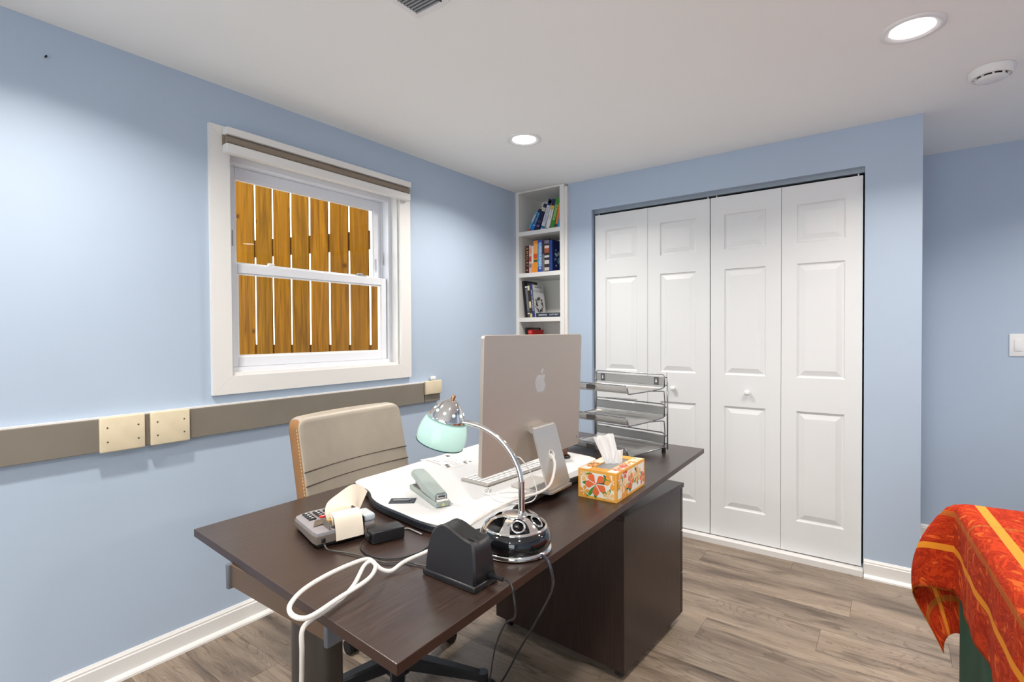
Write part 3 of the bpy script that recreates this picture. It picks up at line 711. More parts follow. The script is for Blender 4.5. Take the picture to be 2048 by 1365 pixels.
MB().rbox((-0.145, -0.245, 0.43), (0.28, 0.245, 0.505), 0.03, 4).build('seat', M_gleather, ch)
MB().rbox((-0.235, -0.04, 0.385), (-0.10, 0.04, 0.40), 0.004, 2).rbox((-0.10, -0.09, 0.385), (0.12, 0.09, 0.4295), 0.01, 2).build('mechanism', M_blackpl, ch)
MB().rbox((-0.245, -0.04, 0.395), (-0.227, 0.04, 0.56), 0.006, 2).build('back_bracket', M_blackpl, ch)
MB().cyl((0, 0, 0.14), 0.026, 0.245, 20).build('gas_lift', M_blackpl, ch)
MB().lathe([(0.0, 0.075), (0.045, 0.075), (0.05, 0.09), (0.045, 0.135), (0.032, 0.150), (0.0, 0.150)], 24).build('hub', M_blackpl, ch)
for k in range(5):
    a = R(24+72*k)
    Mx = Matrix.Rotation(a, 4, 'Z')
    lg = MB(); rows_ = []
    for i in range(9):
        u = i/8; x = 0.035+u*0.265; hz = 0.135-0.045*u; hw = 0.026-0.009*u; hh = 0.045-0.022*u
        rows_.append([(x, -hw, hz-hh), (x, -hw, hz-0.006), (x, -hw*0.7, hz), (x, hw*0.7, hz), (x, hw, hz-0.006), (x, hw, hz-hh), (x, -hw, hz-hh)])
    lg.grid(rows_, M=Mx, smooth=False); lg.cyl((0.298, 0, 0.058), 0.019, 0.034, 18, Mx)
    lgo = lg.build('base_leg', M_blackpl, ch)
    MB().cyl((0.318, -0.024, 0.027), 0.027, 0.018, 20, Mx, axis='y').cyl((0.318, 0.006, 0.027), 0.027, 0.018, 20, Mx, axis='y').box((0.285, -0.005, 0.024), (0.318, 0.005, 0.058), Mx).build('castor', M_blackmat, lgo)

# ------------------------------------------------------------------ white riser board on the desk
RZ = 0.775
ctrl = [(0.866, -2.085), (0.870, -2.118), (0.888, -2.142), (0.930, -2.156), (0.970, -2.164), (1.012, -2.182), (1.060, -2.212), (1.124, -2.233), (1.218, -2.246), (1.306, -2.257), (1.368, -2.252), (1.419, -2.236), (1.445, -2.226), (1.461, -2.205), (1.464, -2.165),
        (1.458, -2.085), (1.436, -2.03), (1.428, -1.97), (1.425, -1.85), (1.422, -1.72), (1.428, -1.64), (1.418, -1.560), (1.398, -1.47), (1.372, -1.425), (1.325, -1.400), (1.20, -1.385), (1.05, -1.40), (0.90, -1.415), (0.850, -1.43), (0.842, -1.475), (0.852, -1.75), (0.864, -2.0)]
P = [Vector((x, y, 0)) for x, y in ctrl]; PP = []
n = len(P)
for i in range(n):
    p0, p1, p2, p3 = P[i-1], P[i], P[(i+1) % n], P[(i+2) % n]
    for k in range(5):
        t_ = k/5
        PP.append(0.5*((2*p1)+(p2-p0)*t_+(2*p0-5*p1+4*p2-p3)*t_*t_+(3*p1-p0-3*p2+p3)*t_**3))
rz_c = sum(PP, Vector())/len(PP)
def inset(d): return [(p.x+(rz_c.x-p.x)*d/((rz_c-p).length), p.y+(rz_c.y-p.y)*d/((rz_c-p).length)) for p in PP]
rs = thing('desk_riser', 'white-topped low desk riser board with black edges and wavy outline', 'desk riser', (0, 0, DZ))
def band(rings_, cap=True):
    q = MB(); n_ = len(PP)
    for (A, za), (B, zb) in zip(rings_[:-1], rings_[1:]):
        q.add([(x, y, za) for x, y in A]+[(x, y, zb) for x, y in B], [(k, (k+1) % n_, n_+(k+1) % n_, n_+k) for k in range(n_)], True)
    if cap:
        q.add([(x, y, rings_[-1][1]) for x, y in rings_[-1][0]], [tuple(range(n_))]); q.add([(x, y, rings_[0][1]) for x, y in rings_[0][0]], [tuple(range(n_))])
    return q
band([(inset(0.010), 0.0005), (inset(0.002), 0.004), (inset(-0.002), 0.012), (inset(0.0), 0.020), (inset(0.004), 0.0235)]).build('base', mat('riser_black', lin(24, 28, 34), 0.28), rs)
band([(inset(0.0045), 0.0236), (inset(0.0045), 0.0248), (inset(0.0055), 0.0252)]).build('top_surface', mat('white_laminate', lin(218, 217, 217), 0.35), rs)
hx = Matrix.Translation((1.152, -2.176, 0.0252)) @ Matrix.Rotation(R(38), 4, 'Z')
MB().rbox((-0.036, -0.022, 0.0), (0.036, 0.022, 0.0016), 0.0008, 1, hx, False).build('handle_recess', mat('navy_plastic', lin(28, 36, 50), 0.3), rs)
MB().rbox((-0.026, -0.003, 0.0016), (0.022, 0.003, 0.004), 0.001, 2, hx).rbox((0.016, -0.003, 0.0016), (0.022, 0.009, 0.004), 0.001, 2, hx).build('handle', M_greypl, rs)
# printed sticker on the riser
pp = thing('instruction_sticker', 'printed instruction sheet with small black diagrams on the white board', 'paper', (0.945, -1.765, DZ+0.0254), R(-12))
MB().rbox((-0.088, -0.072, 0.0), (0.088, 0.072, 0.0003), 0.0001, 1, smooth=False).build('sheet', mat('sticker_paper', lin(226, 222, 220), 0.7), pp)
prn = MB()
for (x0, y0, x1, y1) in ((-0.07, -0.058, 0.03, -0.055), (-0.05, -0.04, -0.01, -0.037), (-0.02, -0.02, 0.07, -0.0185), (-0.02, -0.01, 0.07, -0.0085), (-0.02, 0.0, 0.07, 0.0015), (-0.075, 0.030, -0.055, 0.045), (-0.03, 0.02, 0.02, 0.0215), (0.035, -0.05, 0.055, -0.035), (0.060, -0.06, 0.075, -0.045), (0.04, 0.03, 0.05, 0.045), (0.055, 0.02, 0.075, 0.03), (0.052, 0.045, 0.07, 0.052), (-0.08, -0.066, 0.08, -0.0652), (-0.08, 0.0652, 0.08, 0.066), (-0.0808, -0.066, -0.08, 0.066), (0.08, -0.066, 0.0808, 0.066)):
    prn.box((x0, y0, 0.0003), (x1, y1, 0.0005))
prn.build('print', M_ink, pp)

# ------------------------------------------------------------------ all-in-one computer
RT = DZ+0.0256
im = thing('desktop_computer', 'thin silver all-in-one desktop computer seen from behind on the riser', 'computer', (1.385, -1.817, RT), R(0.7))
# local: back faces +x, width along y, z up from the riser
W2 = 0.2735; HB, HT = 0.076, 0.464; PX = -0.020; TILT = R(2.0)
Mt = Matrix.Translation((PX, 0, HB)) @ Matrix.Rotation(TILT, 4, 'Y')
bm = bmesh.new()
bmesh.ops.create_cube(bm, size=1.0, matrix=Matrix.Translation((-0.00575, 0, (HT-HB)/2)) @ Matrix.Diagonal((0.0115, 2*W2, HT-HB, 1)))
bmesh.ops.bevel(bm, geom=[e for e in bm.edges if abs(e.verts[0].co.x-e.verts[1].co.x) > 0.005], offset=0.011, segments=6, profile=0.5, affect='EDGES')
bmesh.ops.bevel(bm, geom=[e for e in bm.edges if abs(e.verts[0].co.x-e.verts[1].co.x) < 1e-5], offset=0.0008, segments=2, profile=0.5, affect='EDGES')
panel_o = MB().bm(bm, Mt).build('display_panel', mat('imac_silver', lin(196, 184, 173), 0.45, 0.65), im)
MB().box((-0.0120, -W2+0.004, 0.07), (-0.0116, W2-0.004, HT-HB-0.004), Mt).build('screen', mat('screen_glass', lin(10, 11, 13), 0.08), panel_o)
# apple mark from spline outlines
apple = [(0.0, 0.62), (0.12, 0.66), (0.30, 0.72), (0.50, 0.68), (0.66, 0.56), (0.70, 0.50), (0.56, 0.38), (0.48, 0.18), (0.54, -0.06), (0.70, -0.22), (0.78, -0.27), (0.68, -0.52), (0.50, -0.80), (0.32, -0.96), (0.16, -0.94), (0.0, -0.88), (-0.16, -0.92), (-0.34, -0.96), (-0.54, -0.78), (-0.72, -0.42), (-0.80, -0.06), (-0.76, 0.30), (-0.60, 0.58), (-0.38, 0.70), (-0.16, 0.68)]
leaf = [(0.0, 0.80), (0.02, 1.0), (0.14, 1.18), (0.36, 1.30), (0.34, 1.10), (0.22, 0.90)]
def outline(pts, sub=5):
    Q = [Vector((a, b, 0)) for a, b in pts]; out = []; n_ = len(Q)
    for i in range(n_):
        p0, p1, p2, p3 = Q[i-1], Q[i], Q[(i+1) % n_], Q[(i+2) % n_]
        for k in range(sub):
            t_ = k/sub; out.append(0.5*((2*p1)+(p2-p0)*t_+(2*p0-5*p1+4*p2-p3)*t_*t_+(3*p1-p0-3*p2+p3)*t_**3))
    return [(v.x, v.y) for v in out]
sc_ = 0.033
lf_ = Mt @ frame((0.0001, 0.012, 0.240), (0, 1, 0), (0, 0, 1)) @ Matrix.Diagonal((sc_*1.18, sc_, 1, 1))
MB().prism(outline(apple), 0, 0.0004, lf_).prism(outline(leaf), 0, 0.0004, lf_).build('logo', mat('logo_mirror', lin(222, 214, 208), 0.2, 0.6), panel_o)
MB().cyl((0.0, W2-0.018, 0.028), 0.0035, 0.0006, 14, Mt, axis='x').build('power_button', mat('button_grey', lin(150, 140, 132), 0.4, 0.6), panel_o)
MB().rbox((0.0, -0.112, 0.012), (0.0015, -0.104, 0.026), 0.0007, 1, Mt).box((0.0002, -0.128, 0.016), (0.0008, -0.1265, 0.024), Mt).build('usb_port', M_greypl, panel_o)
# stand: hinge barrel, sloping leg with round cable hole, flat foot
SY = -0.014
A_ = Vector((0.016, SY, 0.182)); B_ = Vector((0.068, SY, 0.010))
hw = 0.064
st = MB()
dirv = (B_-A_); ln = dirv.length; dirv.normalize(); nv = Vector((dirv.z*-1, 0, dirv.x))
Ms = frame(A_, (0, 1, 0), dirv)     # local x = width, y = down the leg, z = normal
outer = [(-hw, 0), (hw, 0), (hw, ln), (-hw, ln)]
hr, hc = 0.014, (0.0, 0.085)
# leg plate with a hole: ring of quads from hole to the rectangle
nseg = 32; ins = []; outs = []
for k in range(nseg):
    a = 2*math.pi*k/nseg; dx, dy = math.cos(a), math.sin(a)
    ins.append((hc[0]+hr*dx, hc[1]+hr*dy))
    tmax = 1e9
    if dx > 1e-9: tmax = min(tmax, (hw-hc[0])/dx)
    if dx < -1e-9: tmax = min(tmax, (-hw-hc[0])/dx)
    if dy > 1e-9: tmax = min(tmax, (ln-hc[1])/dy)
    if dy < -1e-9: tmax = min(tmax, (0-hc[1])/dy)
    outs.append((hc[0]+tmax*dx, hc[1]+tmax*dy))
corners_ = [(hw, ln), (-hw, ln), (-hw, 0), (hw, 0)]
for c_ in corners_:   # snap nearest ring point on to the corner
    k = min(range(nseg), key=lambda i: (outs[i][0]-c_[0])**2+(outs[i][1]-c_[1])**2); outs[k] = c_
th_ = 0.0055
for zz in (-th_/2, th_/2):
    st.add([(x, y, zz) for x, y in ins]+[(x, y, zz) for x, y in outs], [(k, (k+1) % nseg, nseg+(k+1) % nseg, nseg+k) for k in range(nseg)], False, Ms)
for L_ in (ins, outs):
    st.add([(x, y, -th_/2) for x, y in L_]+[(x, y, th_/2) for x, y in L_], [(k, (k+1) % nseg, nseg+(k+1) % nseg, nseg+k) for k in range(nseg)], L_ is ins, Ms)
st.build('stand_leg', M_alu, im)
st = MB()
foot = []
rc = 0.010
for (cx_, cy_, a0) in ((0.080-rc, hw+0.001-rc, 0), (-0.067+rc, hw+0.001-rc, 90), (-0.067+rc, -hw-0.001+rc, 180), (0.080-rc, -hw-0.001+rc, 270)):
    for k in range(6):
        a = R(a0+90*k/5); foot.append((cx_+rc*math.cos(a), cy_+SY+rc*math.sin(a)))
st.prism(foot, 0.0004, 0.0064, smooth=False); st.build('stand_foot', M_alu, im)
MB().cyl((0.010, SY-hw+0.004, 0.180), 0.009, 2*hw-0.008, 20, axis='y').box((-0.020, SY-0.04, 0.172), (0.012, SY+0.04, 0.188)).build('hinge', M_alu, im)
MB().lathe([(0.0145, -0.004), (0.0145, 0.004), (0.0125, 0.004), (0.0125, -0.004), (0.0145, -0.004)], 28, Ms @ Matrix.Translation((hc[0], hc[1], 0))).build('cable_grommet', M_white, im)

# keyboard
kb = thing('keyboard', 'white and silver compact keyboard lying under the computer screen', 'keyboard', (1.208, -1.935, RT), R(-3))
MB().rbox((-0.0575, 0.0, 0.0004), (0.0575, 0.320, 0.0075), 0.002, 2, Matrix.Rotation(R(0), 4, 'X'), False).build('base', M_alu, kb)
key = None
rows_k = [(-0.046, 14), (-0.027, 14), (-0.008, 13), (0.011, 12), (0.030, 11), (0.047, 10)]
for rx, cnt in rows_k:
    wk = 0.308/cnt
    key = MB().rbox((-0.0075, -wk/2+0.0012, 0.0), (0.0075, wk/2-0.0012, 0.0025), 0.001, 1).build('key', M_white, kb)
    key.location = (rx, 0.006+wk/2, 0.0076)
    for i in range(1, cnt):
        o = bpy.data.objects.new('key', key.data); COL.objects.link(o); o.parent = kb; o.location = (rx, 0.006+wk*(i+0.5), 0.0076)

# ------------------------------------------------------------------ cables
def cord(name, label, pts, r, m, parts=()):
    o = MB().tube(pts, r, 8, 7).build(name, m)
    tag(o, label, 'cable'); return o
cord('white_cable', 'thick white cable from the computer, looped on the desk and hanging down',
     [(1.408,-1.831,0.879),(1.4256,-1.831,0.8755),(1.445,-1.841,0.858),(1.457,-1.866,0.830),(1.466,-1.905,0.806),(1.453,-1.945,0.793),(1.433,-1.995,0.790),(1.424,-2.06,0.788),(1.432,-2.170,0.785),(1.446,-2.240,0.784),(1.449,-2.275,0.774),(1.438,-2.305,0.766),(1.431,-2.357,0.763),(1.429,-2.419,0.763),(1.429,-2.453,0.757),(1.418,-2.469,0.762),(1.404,-2.475,0.772),(1.387,-2.481,0.780),(1.388,-2.525,0.785),(1.401,-2.591,0.790),(1.416,-2.645,0.790),(1.438,-2.681,0.787),(1.453,-2.689,0.780),(1.470,-2.683,0.775),(1.473,-2.662,0.771),(1.467,-2.607,0.775),(1.460,-2.538,0.780),(1.439,-2.502,0.785),(1.420,-2.497,0.790),(1.408,-2.506,0.780),(1.432,-2.548,0.766),(1.447,-2.589,0.759),(1.459,-2.632,0.759),(1.465,-2.660,0.760),(1.463,-2.675,0.748),(1.450,-2.668,0.70),(1.40,-2.640,0.60),(1.36,-2.625,0.45),(1.34,-2.63,0.2),(1.35,-2.66,0.02),(1.40,-2.75,0.006),(1.5,-3.0,0.006)], 0.0042, M_cord)
cord('thin_cable', 'thin white cable plugged into the computer, coiled on the riser board',
     [(1.368,-1.927,0.880),(1.385,-1.930,0.878),(1.400,-1.905,0.840),(1.415,-1.900,0.800),(1.436,-1.925,0.781),(1.456,-1.985,0.7795),(1.423,-2.025,0.779),(1.361,-2.022,0.779),(1.310,-1.986,0.779),(1.285,-1.950,0.779),(1.290,-1.985,0.781),(1.316,-2.000,0.779),(1.335,-1.965,0.779),(1.348,-1.945,0.779),(1.375,-1.925,0.779),(1.392,-1.912,0.779),(1.400,-1.95,0.779),(1.38,-1.985,0.779),(1.34,-1.990,0.7825)], 0.0017, M_white)
cord('terminal_cable', 'dark grey cable running from the back of the card terminal',
     [(1.227,-2.475,0.770),(1.236,-2.472,0.760),(1.245,-2.458,0.7535),(1.280,-2.446,0.7535),(1.320,-2.439,0.7535),(1.382,-2.430,0.7535),(1.408,-2.405,0.7535),(1.440,-2.398,0.7535),(1.470,-2.390,0.7535)], 0.0020, mat('dark_cable', lin(70, 66, 64), 0.4))
cord('adapter_cable', 'thin black cable looping from the power brick across the desk',
     [(1.268,-2.395,0.764),(1.262,-2.402,0.756),(1.280,-2.415,0.7525),(1.310,-2.425,0.7525),(1.345,-2.424,0.7525),(1.387,-2.400,0.7525),(1.400,-2.350,0.7525),(1.391,-2.305,0.7525),(1.38,-2.28,0.7525)], 0.0016, M_blackpl)
cord('adapter_lead', 'short pale cable from the power brick towards the riser',
     [(1.262,-2.308,0.768),(1.262,-2.298,0.764),(1.263,-2.282,0.7535),(1.275,-2.268,0.7535),(1.30,-2.270,0.7535),(1.33,-2.274,0.7535)], 0.0018, M_greypl)
cord('sharpener_cord', 'thin black cord from the black sharpener down to the floor',
     [(1.650,-2.366,0.768),(1.662,-2.365,0.767),(1.672,-2.368,0.762),(1.680,-2.372,0.750),(1.676,-2.362,0.70),(1.57,-2.255,0.60),(1.406,-2.084,0.40),(1.289,-1.965,0.20),(1.19,-1.885,0.03),(1.165,-1.90,0.003),(1.13,-1.98,0.003),(1.16,-2.10,0.003)], 0.0022, M_blackpl)
cord('lamp_cord', 'shiny dark cord from the lamp base hanging to the floor',
     [(1.640,-2.214,0.758),(1.656,-2.220,0.757),(1.668,-2.226,0.752),(1.673,-2.222,0.728),(1.652,-2.185,0.685),(1.566,-2.066,0.58),(1.418,-1.899,0.40),(1.271,-1.785,0.20),(1.165,-1.745,0.03),(1.13,-1.77,0.0035),(1.10,-1.90,0.0035),(1.13,-2.05,0.0035)], 0.0032, mat('shiny_cord', lin(46, 48, 58), 0.2))

# ------------------------------------------------------------------ gooseneck lamp
lp = thing('desk_lamp', 'chrome gooseneck desk lamp with a glowing teal glass shade', 'lamp', (1.560, -2.200, DZ))
dome = [(0.078, 0.0005), (0.084, 0.003), (0.085, 0.008), (0.082, 0.012)]
MB().lathe([(0.0, 0.0005)]+dome+[(0.080, 0.013), (0.0, 0.013)], 48).build('base_plate', M_chrome, lp)
M_gloss = mat('gloss_black_chrome', lin(30, 32, 36), 0.05, 0.5, coat=1.0)
body = [(0.080, 0.0132), (0.083, 0.022), (0.084, 0.032), (0.081, 0.043), (0.074, 0.052)]
MB().lathe(body+[(0.071, 0.0525)], 48).build('base_body', M_gloss, lp)
MB().lathe([(0.0738, 0.0522), (0.0745, 0.054), (0.072, 0.057), (0.069, 0.057)], 48).build('rim', M_chrome, lp)
# pen-holder openings: dark pockets between chrome webs
MB().lathe([(0.068, 0.050), (0.030, 0.048), (0.024, 0.077)], 48).build('pocket', mat('pocket_black', lin(10, 12, 14), 0.25), lp)
def upper(u): return (0.0705+(0.030-0.0705)*u, 0.0545+(0.0765-0.0545)*u+0.006*math.sin(math.pi*u))
for k in range(6):
    a_c = R(-75+60*k); q = MB(); rr = []
    for i in range(9):
        u = i/8; r_, z_ = upper(u); hwid = 0.20-0.10*math.sin(math.pi*u)+0.12*u
        rr.append([(r_*math.cos(a_c+w), r_*math.sin(a_c+w), z_) for w in [hwid*(j/4-1) for j in range(9)]])
    q.grid(rr)
    q.build('web', M_chrome, lp)
for k in range(3):
    a_c = R(-47+60*k); r_, z_ = upper(0.42)
    nrm_ = Vector((math.cos(a_c)*0.6, math.sin(a_c)*0.6, 0.8)); tx = Vector((-math.sin(a_c), math.cos(a_c), 0))
    Mh = frame((r_*math.cos(a_c), r_*math.sin(a_c), z_), tx, nrm_.cross(tx))
    MB().lathe([(0.0125, -0.001), (0.0145, 0.001), (0.0165, -0.001)], 28, Mh).build('pocket_ring', M_chrome, lp)
MB().lathe([(0.0, 0.081), (0.026, 0.081), (0.0305, 0.079), (0.0305, 0.076), (0.0, 0.074)], 40).build('cap_plate', M_chrome, lp)
sx, sy = 0.011, 0.010
MB().cyl((sx, sy, 0.080), 0.0074, 0.074, 20).build('stem', M_chrome, lp)
uu = Vector((-0.95, -0.3122, 0))
def np_(s_, z_): return (sx+uu.x*s_, sy+uu.y*s_, z_-DZ)
neckpts = [np_(0.0, 0.900), np_(0.003, 0.918), np_(0.010, 0.940), np_(0.0257, 0.969), np_(0.0524, 0.999), np_(0.0897, 1.021), np_(0.121, 1.030), np_(0.152, 1.034)]
# ribbed flexible neck
NP = spline([Vector(p) for p in neckpts], 14); q = MB(); vs = []; fs = []; nn_ = 12
up = Vector((uu.y, -uu.x, 0))
for i, p in enumerate(NP):
    t_ = (NP[min(i+1, len(NP)-1)]-NP[max(i-1, 0)]).normalized(); w = t_.cross(up); r_ = 0.0066 if i % 2 else 0.0056
    for k in range(nn_):
        a = 2*math.pi*k/nn_; vs.append(tuple(p+(up*math.cos(a)+w*math.sin(a))*r_))
for i in range(len(NP)-1):
    for k in range(nn_): fs.append((i*nn_+k, i*nn_+(k+1) % nn_, (i+1)*nn_+(k+1) % nn_, (i+1)*nn_+k))
q.add(vs, fs, True).build('gooseneck', M_chrome, lp)
# shade: axis from the cap apex down to the rim
apex = Vector(np_(0.170, 1.090)); rimc = Vector(np_(0.205, 0.985))
ax = (rimc-apex).normalized(); xx = ax.orthogonal().normalized()
Mz = frame(apex, xx, ax.cross(xx))      # local z = axis towards the rim
M_teal = bpy.data.materials.new('frosted_teal_glass'); M_teal.use_nodes = True
nt = M_teal.node_tree; nt.nodes.clear()
out = nt.nodes.new('ShaderNodeOutputMaterial'); tl = nt.nodes.new('ShaderNodeBsdfTranslucent'); gl = nt.nodes.new('ShaderNodeBsdfGlossy'); df = nt.nodes.new('ShaderNodeBsdfDiffuse')
tl.inputs[0].default_value = lin(214, 238, 231); df.inputs[0].default_value = lin(170, 214, 206); gl.inputs['Roughness'].default_value = 0.06
m1 = nt.nodes.new('ShaderNodeMixShader'); m1.inputs[0].default_value = 0.35; m2 = nt.nodes.new('ShaderNodeMixShader'); fr = nt.nodes.new('ShaderNodeFresnel')
nt.links.new(tl.outputs[0], m1.inputs[1]); nt.links.new(df.outputs[0], m1.inputs[2]); nt.links.new(fr.outputs[0], m2.inputs[0]); nt.links.new(m1.outputs[0], m2.inputs[1]); nt.links.new(gl.outputs[0], m2.inputs[2]); nt.links.new(m2.outputs[0], out.inputs[0])
shp = [(0.044, 0.050), (0.051, 0.058), (0.057, 0.074), (0.060, 0.092), (0.060, 0.106), (0.058, 0.114)]
MB().lathe(shp, 48, Mz).build('glass_shade', M_teal, lp)
MB().lathe([(0.0575, 0.1135), (0.0590, 0.1160), (0.0560, 0.1160), (0.0565, 0.1135)], 48, Mz).build('shade_rim', mat('dark_teal', lin(28, 74, 74), 0.15), lp)
# chrome cap with vent holes
capo = MB().lathe([(0.0, 0.004), (0.008, 0.004), (0.018, 0.010), (0.028, 0.021), (0.036, 0.034), (0.0425, 0.046), (0.0475, 0.0555), (0.0465, 0.0562)], 40, Mz).build('cap', M_chrome, lp)
MB().lathe([(0.0, -0.007), (0.005, -0.007), (0.006, -0.004), (0.0045, 0.0), (0.006, 0.005), (0.0, 0.005)], 20, Mz).build('finial', mat('copper_knob', lin(214, 160, 120), 0.15, 0.9), lp)
M_hole = emis('vent_glow', lin(206, 240, 232), 1.2)
for k in range(10):
    a = 2*math.pi*k/10; r_, z_ = 0.0355, 0.0325
    nz_ = Vector((math.cos(a)*0.85, math.sin(a)*0.85, -0.52)).normalized(); tx = Vector((-math.sin(a), math.cos(a), 0))
    MB().cyl((0, 0, 0), 0.0036, 0.0008, 14, Mz @ frame((r_*math.cos(a), r_*math.sin(a), z_), tx, nz_.cross(tx))).build('vent_hole', M_hole, lp)
MB().lathe([(0.0, 0.052), (0.010, 0.052), (0.013, 0.064), (0.022, 0.086), (0.021, 0.098), (0.010, 0.107), (0.0, 0.108)], 24, Mz).build('bulb', emis('bulb_glow', (0.95, 1.0, 0.97, 1), 3.6), lp)

# ------------------------------------------------------------------ stapler
sp = thing('stapler', 'pale sage green stapler standing open on the white board', 'stapler', (1.090, -2.066, RT), R(-23))
M_sage = mat('sage_enamel', lin(156, 167, 162), 0.35)
MB().rbox((0.0, -0.021, 0.0004), (0.208, 0.021, 0.013), 0.002, 2).build('base', M_sage, sp)
MB().rbox((0.012, -0.015, 0.0132), (0.150, 0.015, 0.0165), 0.001, 1).build('base_plate', M_steel, sp)
# arched arm: lofted from the raised end to the hinge
rows_ = []
arm = [(0.000, 0.043, 0.054, 0.016), (0.010, 0.040, 0.059, 0.018), (0.03, 0.037, 0.062, 0.019), (0.06, 0.031, 0.059, 0.019), (0.10, 0.020, 0.050, 0.021), (0.14, 0.017, 0.043, 0.020), (0.175, 0.015, 0.038, 0.019), (0.192, 0.014, 0.035, 0.018)]
for x, zb, zt, w in arm:
    rows_.append([(x, -w, zb), (x, -w, zt-0.006), (x, -w+0.006, zt), (x, w-0.006, zt), (x, w, zt-0.006), (x, w, zb), (x, -w, zb)])
q = MB().grid(rows_, smooth=False)
q.add(rows_[0][:6], [(0, 1, 2, 3, 4, 5)]); q.add(rows_[-1][:6], [(0, 1, 2, 3, 4, 5)])
q.build('arm', M_sage, sp)
MB().box((0.02, -0.010, 0.019), (0.185, 0.010, 0.025), Matrix.Translation((0, 0, 0.003)) @ Matrix.Rotation(R(3), 4, 'Y')).build('magazine', M_steel, sp)
MB().rbox((0.1925, -0.012, 0.016), (0.198, 0.012, 0.032), 0.001, 1).box((0.196, -0.016, 0.0135), (0.203, 0.016, 0.020)).build('hinge', M_chrome, sp)
MB().box((0.1926, -0.010, 0.024), (0.1985, 0.010, 0.028)).build('hinge_slot', M_blackpl, sp)
MB().cyl((0.208, 0.0, 0.0068), 0.0045, 0.0006, 16, axis='x').build('round_sticker', mat('yellow_dot', lin(214, 206, 140), 0.6), sp)

# ------------------------------------------------------------------ card terminal
ct = thing('card_terminal', 'grey card payment terminal with keypad and loose till roll', 'card terminal', (1.199, -2.478, DZ), R(75))
M_tgrey = mat('terminal_grey', lin(150, 146, 150), 0.38)
M_tlow = mat('terminal_taupe', lin(112, 102, 94), 0.4)
def slab(prof_xy, z_of0, z_of1):
    q = MB(); n_ = len(prof_xy)
    a_ = [(x, y, z_of0(x, y)) for x, y in prof_xy]; b_ = [(x, y, z_of1(x, y)) for x, y in prof_xy]
    q.add(a_+b_, [(k, (k+1) % n_, n_+(k+1) % n_, n_+k) for k in range(n_)], False)
    q.add(a_, [tuple(range(n_))]); q.add(b_, [tuple(range(n_))]); return q
fo = [(0.002, 0.0), (0.145, 0.0), (0.148, 0.02), (0.146, 0.16)]
for k in range(9):
    a = math.pi*k/8; fo.append((0.073+0.073*math.cos(a), 0.165+0.034*math.sin(a)))
fo += [(0.0, 0.16), (-0.002, 0.02)]
def shr(d): return [(0.073+(x-0.073)*(1-d/0.073), 0.1+(y-0.1)*(1-d/0.1)) for x, y in fo]
slab(shr(0.006), lambda x, y: 0.004, lambda x, y: 0.012).build('foot', M_blackmat, ct)
slab(fo, lambda x, y: 0.012, lambda x, y: 0.029-0.045*max(0, y-0.04)).build('lower_case', M_tlow, ct)
slab(shr(0.003), lambda x, y: 0.0292-0.045*max(0, y-0.04), lambda x, y: 0.036-0.050*max(0, y-0.04)).build('upper_case', M_tgrey, ct)
zt = lambda y: 0.0362-0.050*max(0, y-0.04)
MB().add([(0.012, 0.055, zt(0.055)), (0.055, 0.06, zt(0.06)+0.004), (0.055, 0.095, zt(0.095)+0.004), (0.03, 0.10, zt(0.10)+0.001)], [(0, 1, 2, 3)]).build('screen', mat('lcd_brown', lin(96, 84, 74), 0.2), ct)
kcols = {(0, 0): (200, 40, 40), (1, 0): (40, 120, 70)}
for r_ in range(4):
    for c_ in range(4):
        x0 = 0.030+c_*0.026; y0 = 0.118+r_*0.0165
        colr = (200, 46, 44) if (r_ == 0 and c_ == 1) else ((50, 120, 80) if (r_ == 1 and c_ == 2) else (38, 38, 42))
        k_ = MB().rbox((x0-0.009, y0-0.0055, zt(y0)-0.0006), (x0+0.009, y0+0.0055, zt(y0)+0.004), 0.0015, 2).build('key', mat('key_%d_%d_%d' % colr, lin(*colr), 0.4), ct)
        MB().box((x0-0.003, y0-0.002, zt(y0)+0.004), (x0+0.003, y0+0.002, zt(y0)+0.0043)).build('key_print', M_white, k_)
# printer housing
MB().rbox((0.1165, 0.004, 0.0362), (0.147, 0.060, 0.054), 0.006, 3).build('printer_cover', mat('terminal_pale', lin(186, 192, 198), 0.35), ct)
MB().box((0.1140, -0.0005, 0.022), (0.1160, 0.05, 0.0530)).build('printer_slot', M_blackpl, ct)
MB().rbox((0.012, -0.002, 0.014), (0.022, 0.004, 0.024), 0.001, 1).build('socket', M_blackpl, ct)
for xx_ in (0.034, 0.1125): MB().box((xx_, 0.008, 0.036), (xx_+0.0015, 0.05, 0.054)).build('roll_holder', M_tlow, ct)
rl = thing('till_roll', 'cream paper till roll with curled strip on the card terminal', 'paper roll', (1.199, -2.478, DZ), R(75))
M_till = mat('till_paper', lin(236, 222, 204), 0.75, var=0.03, vscale=10)
q = MB(); rr = []
for k in range(57):
    a = 2*math.pi*k/14; rad = 0.0075+0.0085*k/56
    rr.append(((0.0), 0.028+rad*math.cos(a), 0.0525+rad*math.sin(a)))
q.grid([[(0.044, p[1], p[2]) for p in rr], [(0.112, p[1], p[2]) for p in rr]])
for xx_ in (0.0442, 0.1118):
    q.lathe([(0.0070, 0.0), (0.016, 0.0)], 28, Matrix.Translation((xx_, 0.028, 0.0525)) @ Matrix.Rotation(R(90), 4, 'Y'))
q.build('roll', M_till, rl)
MB().cyl((0.0365, 0.028, 0.0525), 0.0030, 0.009, 12, axis='x').cyl((0.0435, 0.028, 0.0525), 0.0068, 0.0685, 18, axis='x').build('core', mat('core_card', lin(200, 160, 90), 0.8), rl)
